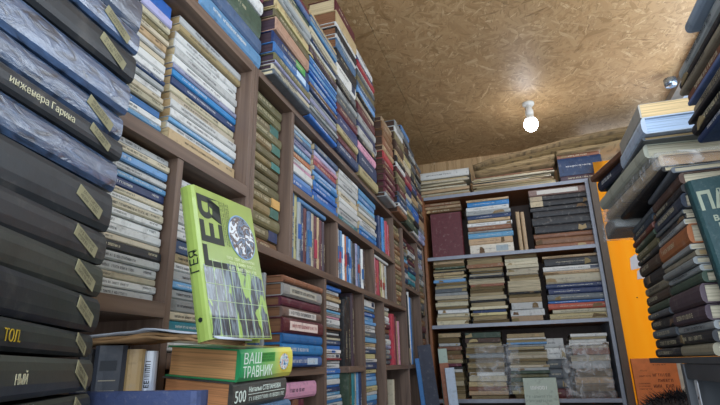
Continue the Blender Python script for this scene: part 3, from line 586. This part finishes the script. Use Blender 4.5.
text('500',.026,TW,st,(.0004,-.071,.010),(math.pi/2,0,math.pi/2),'spine_title',sx=.75)
text('Наталья СТЕПАНОВА',.0112,TW,st,(.0004,-.036,.0235),(math.pi/2,0,math.pi/2),'spine_title',sx=.78)
box('title_line',(-.001,.0005,-.036,.07,.0195,.0203),TW,st)
mobj('spine_subtitle',glyphs(-.034,.066,.013,.006,.0006),TW,st)
book(tilted(-.079,.145,.16,.004,0,.03),.16,.16,.037,'q','slate blue volume beneath the dark volume numbered 500',None,title=None)
book(tilted(-.120,.145,.16,-.002,0,-.03),.16,.16,.040,'u','brown volume at the bottom of the herbal pile on the table',None,title=None)
# tall lime green book leaning on the bookcase
cx_=Vector((.045,.998,.037)); cy_=Vector((-.979,.052,-.199)); cz_=Vector((-.201,-.027,.979))
t_,w_,h_=.0265,.170,.241
O=Vector((-.419,.631,.040+H))+cy_*t_+cz_*(h_/2)
Mg=Matrix((( -cx_.x,-cz_.x,-cy_.x),( -cx_.y,-cz_.y,-cy_.y),( -cx_.z,-cz_.z,-cy_.z))).to_4x4()
LIME=plain('9ab058',.28,coat=.5)
gy=book(Matrix.Translation(O)@Mg,w_,h_,t_,'k','tall lime green book with a globe on its cover, leaning on the bookcase',None,title=None,cmat=LIME)
INKB=plain('1c2420',.5)
# local frame of gy: +x away from the spine side, y down the cover, z out of the cover
GRID,nt,b=newmat('engraved_mountain_print'); L=nt.links.new
tc=N(nt,'ShaderNodeTexCoord'); mp=N(nt,'ShaderNodeMapping'); mp.inputs['Scale'].default_value=(150,22,1); mp.inputs['Rotation'].default_value=(0,0,.25)
L(tc.outputs['Object'],mp.inputs[0]); no=N(nt,'ShaderNodeTexNoise'); no.inputs['Scale'].default_value=1; no.inputs['Detail'].default_value=3; no.inputs['Distortion'].default_value=1.2; L(mp.outputs[0],no.inputs['Vector'])
r=ramp(nt,[(.38,rgb('161c22')),(.5,rgb('39434c')),(.62,rgb('75848e'))],no.outputs[0])
mp2=N(nt,'ShaderNodeMapping'); mp2.inputs['Scale'].default_value=(34,13,1); mp2.inputs['Location'].default_value=(2.2,.6,0); L(tc.outputs['Object'],mp2.inputs[0])
n2=N(nt,'ShaderNodeTexNoise'); n2.inputs['Scale'].default_value=1; n2.inputs['Detail'].default_value=4; n2.inputs['Distortion'].default_value=.8; L(mp2.outputs[0],n2.inputs['Vector'])
gt=N(nt,'ShaderNodeMapRange'); gt.inputs[1].default_value=.56; gt.inputs[2].default_value=.585; L(n2.outputs[0],gt.inputs[0])
mx=N(nt,'ShaderNodeMix',data_type='RGBA'); L(gt.outputs[0],mx.inputs[0]); L(r.outputs[0],mx.inputs[6]); mx.inputs[7].default_value=rgb('9abb58'); L(mx.outputs[2],b.inputs['Base Color']); b.inputs['Roughness'].default_value=.28; b.inputs['Coat Weight'].default_value=.5
# picture with a gently curved horizon: y from horizon to the lower edge
V=[];F=[];n=16;x0,x1=-.004,-.166
for i in range(n+1):
    f=i/n; x=x0+(x1-x0)*f; yh=.010+.016*math.sin(f*math.pi*.9)*-1+.012*f
    V+=[(x,yh,t_+.0004),(x,.1185,t_+.0004)]
for i in range(n): F.append((2*i,2*i+1,2*i+3,2*i+2))
art=mobj('cover_picture',(V,F),GRID,gy)
GLN=plain('b9cf9c',.4); bars=[]
for i in range(1,7):
    x=-.004-.162*i/7; xx=x; bars.append(boxvf(x-.0004,x+.0004,-.002+.0,.118,t_+.0004,t_+.0008))
for k in range(5):
    y=.012+.026*k; bars.append(boxvf(x1,x0,y-.0004,y+.0004,t_+.0004,t_+.0008))
mobj('grid_lines',join(*bars),GLN,art)
GLB,nt,b=newmat('globe_print'); no=N(nt,'ShaderNodeTexNoise'); no.inputs['Scale'].default_value=48; no.inputs['Detail'].default_value=6; no.inputs['Distortion'].default_value=1.5
tc=N(nt,'ShaderNodeTexCoord'); nt.links.new(tc.outputs['Object'],no.inputs['Vector'])
r=ramp(nt,[(.36,rgb('35404c')),(.46,rgb('7d93ad')),(.5,rgb('5a4a44')),(.56,rgb('6d5f5a')),(.6,rgb('dfe6ec'))],no.outputs[0]); nt.links.new(r.outputs[0],b.inputs['Base Color']); b.inputs['Coat Weight'].default_value=.5
def zdisc(r,x,y,z,n=40): return [(x+r*math.cos(i*math.tau/n),y+r*math.sin(i*math.tau/n),z) for i in range(n)],[tuple(range(n))]
gb=mobj('globe_rim',zdisc(.0405,-.122,-.054,t_+.0010),plain('7fa8d8',.4),gy); mobj('globe_picture',zdisc(.0385,-.122,-.054,t_+.0014),GLB,gb)
# lettering runs up the cover (text x towards -y)
def rottext(s,size,x,y,sx=1,name='cover_title',m=None,z=t_): return text(s,size,m or INKB,gy,(x,y,z+.0003),(0,math.pi*0,-math.pi/2),name,sx=sx)
def uptext(s,size,x,y,sx=1,name='cover_title',z=t_,m=None):
    o=text(s,size,m or INKB,gy,(x,y,z+.0004),(0,0,0),name,off=size*.03)
    # text x -> local -y (up), text y -> local +x (towards spine)
    o.matrix_local=Matrix.Translation((x,y,z+.0004))@Matrix(((0,1,0),(-1,0,0),(0,0,1))).to_4x4()@Matrix.Diagonal((sx,1,1,1)); return o
uptext('ГЕЯ',.074,-.064,.016,.95)
v,f=glyphs(0,.1,0,.004,0)
for k in range(9):
    v,f=glyphs(-.108,-.108+random.uniform(.055,.085),0,.0028,0); v=[(-.070-.0052*k,p[1],t_+.0005+0*p[2]) if 0 else (-.070-.0052*k+p[2],p[1],t_+.0005) for p in v]
    if k<5: mobj('cover_text',(v,f),INKB,gy)
for k in range(3):
    v,f=glyphs(-.088+.012*k,-.010+.004*k,0,.005,0); v=[(-.062-.008*k+p[2]*0-.0,p[1],t_+.0005) for p in v]
for k in range(3):
    v=[];v0,f0=glyphs(-.150,-.066,0,.0052,0); v=[(p[1]+.0,(-.006+.0085*k)-p[2]-.004,t_+.0012) for p in v0]; mobj('cover_text',(v,f0),plain('dfe8b8',.5),gy)
# spine lettering: spine faces local +x
o=text('ГЕЯ',.021,INKB,gy,(0,0,0),(0,0,0),'spine_title')
o.matrix_local=Matrix.Translation((.0005,.031,.0045))@Matrix(((0,0,1),(-1,0,0),(0,1,0))).to_4x4()@Matrix(((1,0,0,0),(0,-1,0,0),(0,0,-1,0),(0,0,0,1)))@Matrix.Diagonal((1,1,1,1))
o.matrix_local=Matrix.Translation((.0005,.031,.0045))@Matrix(((0,0,1),(-1,0,0),(0,-1,0))).to_4x4()
o.location=(.0005,.022,.0215)
mobj('publisher_mark',disc(.0038,.0006,.090,t_/2,6),INKB,gy)
# upright volumes and newspaper between black stack and herbal pile
def upfront(x,y,z,w,h,t,col,label,grp=None,title=None,pg=None,lean=0,cmat=None):
    mw=Matrix.Translation((x,y,z+H))@Matrix.Rotation(lean,4,'Y')@Matrix.Rotation(-math.pi/2,4,'Z')@Matrix.Rotation(math.pi/2,4,'X')@Matrix.Translation((0,h/2,0))
    return book(mw,w,h,t,col,label,grp,title=title,pg=pg,cmat=cmat)
YW=math.radians(38)
def trio(off,z,w,h,t,col,label,title=None,cmat=None):
    px,py=-.560-off*math.cos(YW),.700-off*math.sin(YW)
    mw=Matrix.Translation((px,py,z+H))@Matrix.Rotation(YW-math.pi/2,4,'Z')@Matrix.Rotation(math.pi/2,4,'X')@Matrix.Translation((0,h/2,0))
    return book(mw,w,h,t,col,label,None,title=title,cmat=cmat)
u3=trio(0,-.166,.095,.196,.019,'n','white and blue volume standing left of the herbal pile',cmat=gradmat('printed_white_to_blue_cover',[(0,rgb('2c4684')),(.45,rgb('4a62a0')),(.62,rgb('a9b4cc')),(1,rgb('c8ccd4'))],1,-.09,.09))
v,f=glyphs(-.090,.090,.0135,.0075,.0006); mobj('spine_title',(v,f),INK['d'],u3)
trio(.0195,-.166,.095,.199,.026,'e','tan worn volume standing beside the dark grey one',title='g',cmat=bookmat('b79a68',wear=.4))
g1=trio(.046,-.166,.092,.205,.045,'G','dark grey banded volume standing beside the black stack',cmat=bookmat('454b55',wear=.12))
for a,b2,hh in ((.065,.080,'2b2f36'),(.050,.0515,'9a9480'),(.035,.0365,'9a9480'),(.0,.0015,'9a9480')): mobj('spine_band',boxvf(-.001,.0008,a,b2,.012,.036),plain(hh,.6),g1)
trio(.0915,-.166,.09,.200,.022,'k','black volume standing half hidden by the black stack')
sheet('folded newspaper with a white top sheet lying over the upright volumes',[(-.69,.041),(-.62,.042),(-.54,.046),(-.48,.042),(-.425,.034)],.635,.735,.009,plain('a8845c',.9),2)
sheet('white sheet of paper lying on the folded newspaper',[(-.68,.053),(-.61,.053),(-.54,.058),(-.47,.051),(-.41,.041)],.63,.73,.003,plain('b9c0ca',.8),1,cat='paper',name='paper_sheet')
# slate blue cloth volume standing cover outward in front
mw=Matrix.Translation((-.315,.50,-.166+H))@Matrix.Rotation(math.pi,4,'Z')@Matrix.Rotation(math.pi/2,4,'X')@Matrix.Translation((0,.0725,-.03))
mw=Matrix.Translation((-.327,.50,-.166+H))@Matrix.Rotation(math.pi/2,4,'X')@Matrix.Translation((0,.0725,0))
book(mw,.165,.145,.028,'q','slate blue cloth volume standing cover outward at the lower left',None,title=None,cmat=bookmat('3c4c6e',wear=.25,rough=.7,scale=20,bump=.3))
# ------------------------------------------------------------------ title details on prominent books
# ------------------------------------------------------------------ folders leaning at the far left corner
carton('brown carton under the leaning folders at the far left',-.60,-.33,2.82,3.2,0,H-.50,'6d5640')
def leaner(name,label,x,y,z,w,h,t,hx,lean,rz=0,cat='folder'):
    r=empty(name,Matrix.Translation((x,y,z+H))@Matrix.Rotation(rz,4,'Z')@Matrix.Rotation(lean,4,'Y'),label,cat)
    m=bookmat(hx,wear=.3)
    box('front_board',(0,w,-t/2,-t/2+.002,0,h),m,r); box('back_board',(0,w,t/2-.002,t/2,0,h),m,r); box('spine',(0,.002,-t/2,t/2,0,h),m,r)
    box('papers',(.003,w-.004,-t/2+.0025,t/2-.0025,.003,h-.004),pagemat('c9c0a8'),r)
    return r
leaner('document_folder','dark patterned folder leaning outward at the end of the bookcase',-.535,2.95,-.50,.075,.60,.02,'333a4a',-.10)
leaner('document_folder','narrow blue folder leaning left of the dark patterned folder',-.560,2.93,-.50,.022,.53,.02,'3f7ab8',-.09)
leaner('document_folder','pale blue white folder leaning right of the dark patterned folder',-.415,2.90,-.50,.05,.475,.02,'aebccb',-.05)
leaner('document_folder','brown red folder between the dark folder and the pale folder',-.455,3.02,-.50,.05,.50,.02,'8a4a38',-.06)
leaner('document_folder','greenish white folder behind the pale folder at the corner',-.475,3.08,-.50,.05,.58,.02,'9fb0a4',-.04)
# ------------------------------------------------------------------ right bookcase
RW=plain('4b4d50',.6)
rc=empty('low_cabinet',Matrix.Translation((.30,.62,0)),'dark grey low cabinet carrying the piles at the right','cabinet')
def rb(n,b,m=None,lab=None):
    o=box(n,(b[0]-.30,b[1]-.30,b[2]-.62,b[3]-.62,b[4]+H,b[5]+H),m or RW,rc,.0008)
    if lab: o['label']=lab
rb('top_board',(.30,.70,.60,1.53,-.0125,-.0005))
rb('front_rail',(.302,.32,.64,1.225,-.042,-.0130),plain('45474b',.5))
rb('side_panel',(.30,.70,1.228,1.246,-H,-.0130),plain('54575b',.6)); rb('side_panel',(.30,.70,.60,.618,-H,-.0130))
rb('back_panel',(.688,.70,.62,1.226,-H,-.0130),plain('26272a',.8)); rb('shelf',(.31,.686,.62,1.226,-.125,-.110)); rb('shelf',(.31,.686,.62,1.226,-.6,-.585))
tg=empty('paper_tag',Matrix.Translation((.305,1.185,H-.043)),'small white paper tag with a hole hanging in the cabinet opening','tag')
V=[(0,-.009,-.05),(0,.009,-.05),(0,.009,-.004),(0,.005,0),(0,-.005,0),(0,-.009,-.004)]; V2=[(.0015,y,z) for _,y,z in V]
mobj('card',(V+V2,[(5,4,3,2,1,0),(6,7,8,9,10,11)]+[(i,(i+1)%6,6+(i+1)%6,6+i) for i in range(6)]),plain('c4c6c8',.7),tg)
mobj('hole',([(-.0006,.0032*math.cos(a*math.tau/12),-.033+.0032*math.sin(a*math.tau/12)) for a in range(12)],[tuple(range(12))]),plain('1b1b1d',.9),tg)
# big folios across both piles
def folio(x,y0,y1,z,w,t,col,label,rz=0,cmat=None,pg=None,kind='h',title=None,flip=False):
    mw=Matrix.Translation((x,(y0+y1)/2,z+H))@Matrix.Rotation(math.pi+rz,4,'Z')
    return book(mw,w,y1-y0,t,col,label,'folios on the right piles',kind=kind,title=title,cmat=cmat,pg=pg,name='folio')
folio(.285,1.06,1.42,.3465,.30,.012,'k','black folio lying lowest of the folios on the right',rz=.05)
fo=folio(.272,1.065,1.465,.359,.30,.026,'e','brown paper folio wrapped in clear film, above the black folio',rz=.11,cmat=bookmat('ab9478',wear=.4),pg='a8875f')
fo2=folio(.256,1.08,1.45,.3862,.30,.030,'v','thick worn grey cloth folio with tattered edges',rz=.10,cmat=bookmat('99998a',wear=.4,rough=.8,scale=4),pg='b0aa94')
folio(.268,1.06,1.26,.4165,.30,.008,'G','thin grey folio under the pale blue one',rz=.04)
folio(.268,1.045,1.25,.4248,.32,.036,'s','pale blue boxed folio on the right piles',rz=.03,cmat=bookmat('b4c4d8',wear=.15,rough=.5),pg='a9bed8')
folio(.272,1.05,1.25,.461,.31,.032,'y','cream folio topmost on the right piles',rz=.02,cmat=bookmat('a8a49a',wear=.2),pg='dcc090',kind='p')
folio(.268,1.29,1.47,.4165,.26,.026,'V','dark green folio under the navy folio at the far end',rz=.10)
folio(.262,1.29,1.47,.443,.26,.030,'n','navy folio with rows of small letters on its spine',rz=.22,title='g',cmat=bookmat('202a3c',wear=.15))
folio(.252,1.28,1.47,.4735,.26,.016,'u','ragged brown folio sticking out towards the aisle',rz=.26,kind='p',cmat=bookmat('6e4c2e',wear=.3))
# plastic film around the film wrapped folio
def filmbag(label,b,amp,mat,mw,seg=14,group=None,name='plastic_film'):
    x0,x1,y0,y1,z0,z1=b
    bm_v=[];F=[]
    import bmesh
    bm=bmesh.new(); bmesh.ops.create_cube(bm,size=1)
    bmesh.ops.subdivide_edges(bm,edges=bm.edges[:],cuts=seg,use_grid_fill=True)
    from mathutils import noise
    for v in bm.verts:
        c=v.co; p=Vector((x0+(c.x+.5)*(x1-x0),y0+(c.y+.5)*(y1-y0),z0+(c.z+.5)*(z1-z0)))
        d=noise.noise(p*38)*amp+noise.noise(p*90)*amp*.5
        n=Vector((c.x,c.y,c.z)); n=Vector([round(q*2) if abs(abs(q)-.5)<1e-4 else 0 for q in c]); 
        if n.length: n.normalize()
        v.co=p+n*(abs(d)+.0006)
    me=bpy.data.meshes.new(name); bm.to_mesh(me); bm.free(); me.materials.append(mat)
    for p in me.polygons: p.use_smooth=True
    o=bpy.data.objects.new(name,me); COL.objects.link(o); o.matrix_world=mw
    if label: tag(o,label,'plastic film',group)
    return o
FM=film(alpha=.16); FM2=film('plastic_bag_film',alpha=.24,tint=(.8,.82,.84,1),rough=.22)
o=filmbag(None,(-.302,.006,-.208,.208,-.001,.0275),.006,FM2,Matrix(),14); o.parent=fo; o['label']='crinkled clear film'
# green volume with gold title standing beside the near pile
mw=Matrix.Translation((.3275,.995,.0+H))@Matrix.Rotation(-.085,4,'Y')@Matrix.Rotation(math.pi/2,4,'X')@Matrix.Rotation(math.pi,4,'Z')@Matrix.Translation((0,-.1475,0))
pa=book(mw,.21,.295,.028,'V','dark green hardcover with gold letters standing against the near right pile',None,title=None,cmat=bookmat('173c3c',wear=.12,rough=.55,scale=30,bump=.25),pg='b3a27c')
GOLD=plain('9aa08a',.4,.3)
def patext(s,size,x,y,sx=1,off=.0005):
    # cover frame: seen from the camera x runs right when local -x..; rotate by pi about z
    o=text(s,size,GOLD,pa,(0,0,0),(0,0,0),'cover_title',off=off); o.matrix_local=Matrix.Translation((-x,-y,.0283))@Matrix.Rotation(math.pi,4,'Z')@Matrix.Diagonal((sx,1,1,1)); return o
patext('ПАН',.044,.006,.092,.74,.0014); patext('ВАТОКОВ',.013,.020,.070); patext('ПАЛЬНЫ',.013,.024,.056)
patext('МОСКВА',.010,.034,-.004); patext('СТРОЙ',.010,.034,-.016)
# nearest right pile
R_=('R',.385,.70,.925,H+0,H+.33,'k3 q2.6 m3 G2.8 u2.6 v2.4 k3 n2.6 g3 U2.4','nearest pile at the right picture edge',{'kind':'h','title':None})
stack(*R_)
R_=('R',.300,.64,.885,H+.3302,H+.468,'n1.6 k2.4 k1 E2.8 q1 u2.2 E1.4 k1.6 w.8 g2.4','high books at the right picture edge',{'kind':'h','title':'g','pg':'c'})
stack(*R_)
folio(.288,.50,.775,.4685,.30,.018,'G','slate grey folio jutting out at the upper right corner',cmat=bookmat('8390a0',wear=.08,rough=.6))
# metal clip at the end of the high books
cl=empty('metal_bracket',Matrix.Translation((1.0,3.08,H+1.55)),'small shiny metal bracket under the right ceiling beam','bracket')
mobj('bracket_body',lathe([(.0,-.02),(.03,-.018),(.036,0),(.034,.03),(.02,.034)],12),plain('9fb0c4',.2,.8),cl,True)
# ------------------------------------------------------------------ film round piles on the lower back shelf
filmbag('clear film round the wrapped pile on the lower back shelf',(-.327,-.055,3.53,3.78,H-.195,H+.105),.008,FM,Matrix(),16)
filmbag('grey plastic bag round the pile on the lower right back shelf',(.205,.475,3.525,3.80,H-.222,H+.085),.014,FM2,Matrix(),18)
# film on the grey packet protruding from the far right pile
pk=folio(.262,1.27,1.56,.3365-.0,.02,.001,'g','x') if 0 else None
gp=empty('wrapped_parcel',Matrix.Translation((.262,1.505,H+.3365)),'grey parcel in crumpled film sticking out over the orange wall','parcel')
pm=bookmat('96968e',wear=.35,rough=.7)
o=box('parcel_body',(.004,.20,-.045,.115,.001,.045),pm,gp,.006)
o=filmbag(None,(0,.204,-.049,.119,0,.047),.007,FM2,Matrix(),12); o.parent=gp; o['label']='crumpled grey film'
# ------------------------------------------------------------------ orange carton with writing at the lower right
ob=empty('orange_folder',Matrix.Translation((.575,3.46,H-.50)),'orange brown folder with dark writing standing before the orange wall','folder')
OM=plain('dd7a3a',.6)
box('cover',(.0,.232,-.03,.0,0,.498),OM,ob,.002); o=box('pages',(.233,.262,-.028,-.002,.0,.49),plain('cfc8b8',.8),ob); o['label']='pale page edge'
VW=plain('6a2e1c',.8)
for k,(a,b2,z,hh) in enumerate(((.10,.19,.405,.016),(.115,.205,.375,.016),(.095,.20,.345,.018),(.02,.085,.33,.006),(.02,.08,.345,.006),(.02,.085,.36,.006),(.11,.18,.462,.007),(.03,.09,.40,.008),(.035,.085,.43,.008))):
    v,f=glyphs(a,b2,z,hh,0); v=[(p[1],-.0305,p[2]) for p in v]; mobj('writing',(v,f),VW,ob)
carton('brown carton on the floor under the orange folder',.575,.95,3.12,3.48,0,H-.502)
# white scraps of paper pinned on the orange wall
for k,(x,z,sx_,sz) in enumerate(((.715,.575,.035,.05),(.745,.50,.04,.035))):
    V=[(x-sx_,3.497,H+z-sz),(x+sx_*.7,3.497,H+z-sz*.8),(x+sx_,3.497,H+z+sz*.3),(x+sx_*.2,3.497,H+z+sz),(x-sx_*.8,3.497,H+z+sz*.5)]
    V2=[(a,3.4995,c) for a,b3,c in V]
    tag(mobj('torn_paper',(V+V2,[(0,1,2,3,4),(9,8,7,6,5)]+[(i,5+i,5+(i+1)%5,(i+1)%5) for i in range(5)]),plain('d8d8dc',.8)),['upper','lower'][k]+' torn white paper scrap stuck on the orange wall panel','paper')
# screws in the orange panel
for k,(x,z,w_d) in enumerate(((.685,.355,'upper'),(.745,.055,'lower'),)):
    o=mobj('screw',lathe([(.004,0),(.004,.003),(.002,.004)],10),plain('4a3a28',.5)); o.matrix_world=Matrix.Translation((x,3.5,H+z))@Matrix.Rotation(math.pi/2,4,'X'); tag(o,w_d+' small dark screw in the orange wall panel','screw')
# ------------------------------------------------------------------ seated person, only the dark hair shows
def person():
    root=empty('person',Matrix.Translation((.44,1.93,0)),'person seated beyond the low cabinet, only tousled dark hair in view','person')
    J={'pel':((0,0,.30),.13),'sp':((0,.02,.45),.12),'ch':((0,.03,.60),.135),'nk0':((0,.01,.70),.07),'nk':((0,0,.755),.048),'hd':((0,-.01,.84),.075),'hd2':((0,0,.92),.083),'top':((0,.0,.965),.05),
    'sl':((-.15,.02,.66),.055),'el':((-.20,-.06,.44),.042),'wl':((-.10,-.24,.36),.03),'hl':((-.05,-.31,.36),.032),
    'sr':((.15,.02,.66),.055),'er':((.20,-.06,.44),.042),'wr':((.10,-.24,.36),.03),'hr':((.05,-.31,.36),.032),
    'tl':((-.10,-.05,.29),.09),'kl':((-.13,-.42,.36),.06),'al':((-.12,-.40,.07),.04),'fl':((-.12,-.54,.035),.03),
    'tr':((.10,-.05,.29),.09),'kr':((.13,-.42,.36),.06),'ar':((.12,-.40,.07),.04),'fr':((.12,-.54,.035),.03)}
    E=[('pel','sp'),('sp','ch'),('ch','nk0'),('nk0','nk'),('nk','hd'),('hd','hd2'),('hd2','top'),('ch','sl'),('sl','el'),('el','wl'),('wl','hl'),('ch','sr'),('sr','er'),('er','wr'),('wr','hr'),
    ('pel','tl'),('tl','kl'),('kl','al'),('al','fl'),('pel','tr'),('tr','kr'),('kr','ar'),('ar','fr')]
    ks=list(J); me=bpy.data.meshes.new('body'); me.from_pydata([J[k][0] for k in ks],[(ks.index(a),ks.index(b)) for a,b in E],[])
    me.materials.append(plain('3a3c44',.8)); o=bpy.data.objects.new('body',me); COL.objects.link(o); o.parent=root
    md=o.modifiers.new('skin','SKIN'); 
    for i,k in enumerate(ks):
        sv=me.skin_vertices[0].data[i]; sv.radius=(J[k][1],J[k][1]); sv.use_root=(i==0)
    sb=o.modifiers.new('sub','SUBSURF'); sb.levels=sb.render_levels=2
    # hair: cap of tapered tufts
    HM_=plain('17141a',.55); parts=[]
    rnd=random.Random(4)
    cap=lathe([(.088,-.02),(.100,.02),(.100,.06),(.084,.095),(.05,.115),(.01,.12)],20)
    parts.append(([(x,y,z+.86) for x,y,z in cap[0]],cap[1]))
    for i in range(1500):
        th=rnd.uniform(0,math.tau); ph=rnd.uniform(.02,1.45); R0=.098
        d=Vector((math.sin(ph)*math.cos(th),math.sin(ph)*math.sin(th),math.cos(ph)*.9))
        b=Vector((0,0,.878))+d*R0; swirl=Vector((-math.sin(th),math.cos(th),-.35))*rnd.uniform(-.2,1)
        tip=b+(d*.55+swirl*.7+Vector((rnd.uniform(-.5,.3),0,rnd.uniform(-.2,.25)))).normalized()*rnd.uniform(.02,.055)
        s=d.orthogonal().normalized()*.0017; s2=d.cross(s).normalized()*.0017; mid=(b+tip)/2+d*.006
        V=[b+s,b-s*.5+s2,b-s*.5-s2,mid+s*.6,mid-s*.3+s2*.6,mid-s*.3-s2*.6,tip]
        parts.append(([tuple(v) for v in V],[(0,1,4,3),(1,2,5,4),(2,0,3,5),(3,4,6),(4,5,6),(5,3,6)]))
    V_,F_=join(*parts); mobj('hair',([(x*1.25,y,z) for x,y,z in V_],F_),HM_,root)
person()
sr=empty('stool',Matrix.Translation((.44,1.93,0)),'low stool under the seated person','stool')
mobj('seat',lathe([(.13,.155),(.15,.16),(.15,.185),(.12,.19)]),wood('stool_wood','6a4c34','7e5c40',0),sr)
for a in range(4):
    q=a*math.pi/2+.785; x,y=.11*math.cos(q),.11*math.sin(q); box('leg',(x-.012,x+.012,y-.012,y+.012,0,.157),plain('5d4530',.6),sr)
# ------------------------------------------------------------------ light
wd=bpy.data.worlds.new('daylight'); SC.world=wd; wd.use_nodes=True
bg=wd.node_tree.nodes['Background']; bg.inputs[0].default_value=(.62,.78,1,1); bg.inputs[1].default_value=WORLD
def area(name,loc,rot,sx_,sy,power,col):
    l=bpy.data.lights.new(name,'AREA'); l.shape='RECTANGLE'; l.size=sx_; l.size_y=sy; l.energy=power; l.color=col
    o=bpy.data.objects.new(name,l); COL.objects.link(o); o.location=loc; o.rotation_euler=rot; return o
area('doorway_daylight',(.1,-.9,H+.55),(math.radians(90),0,0),1.7,1.9,DOOR,(.78,.88,1))
area('added_panel_backlight',(.85,4.35,H+.5),(math.radians(-90),0,0),.6,1.6,6.5,(1,.97,.92))  # lamp added behind the orange panel to make it brighter
area('side_opening_daylight',(XR+.12,1.4,H+1.25),(0,math.radians(90),0),.5,3.6,SIDE,(.86,.93,1))
SC.view_settings.view_transform='Standard'; SC.view_settings.look='None'; SC.view_settings.exposure=EXPO; SC.view_settings.gamma=1
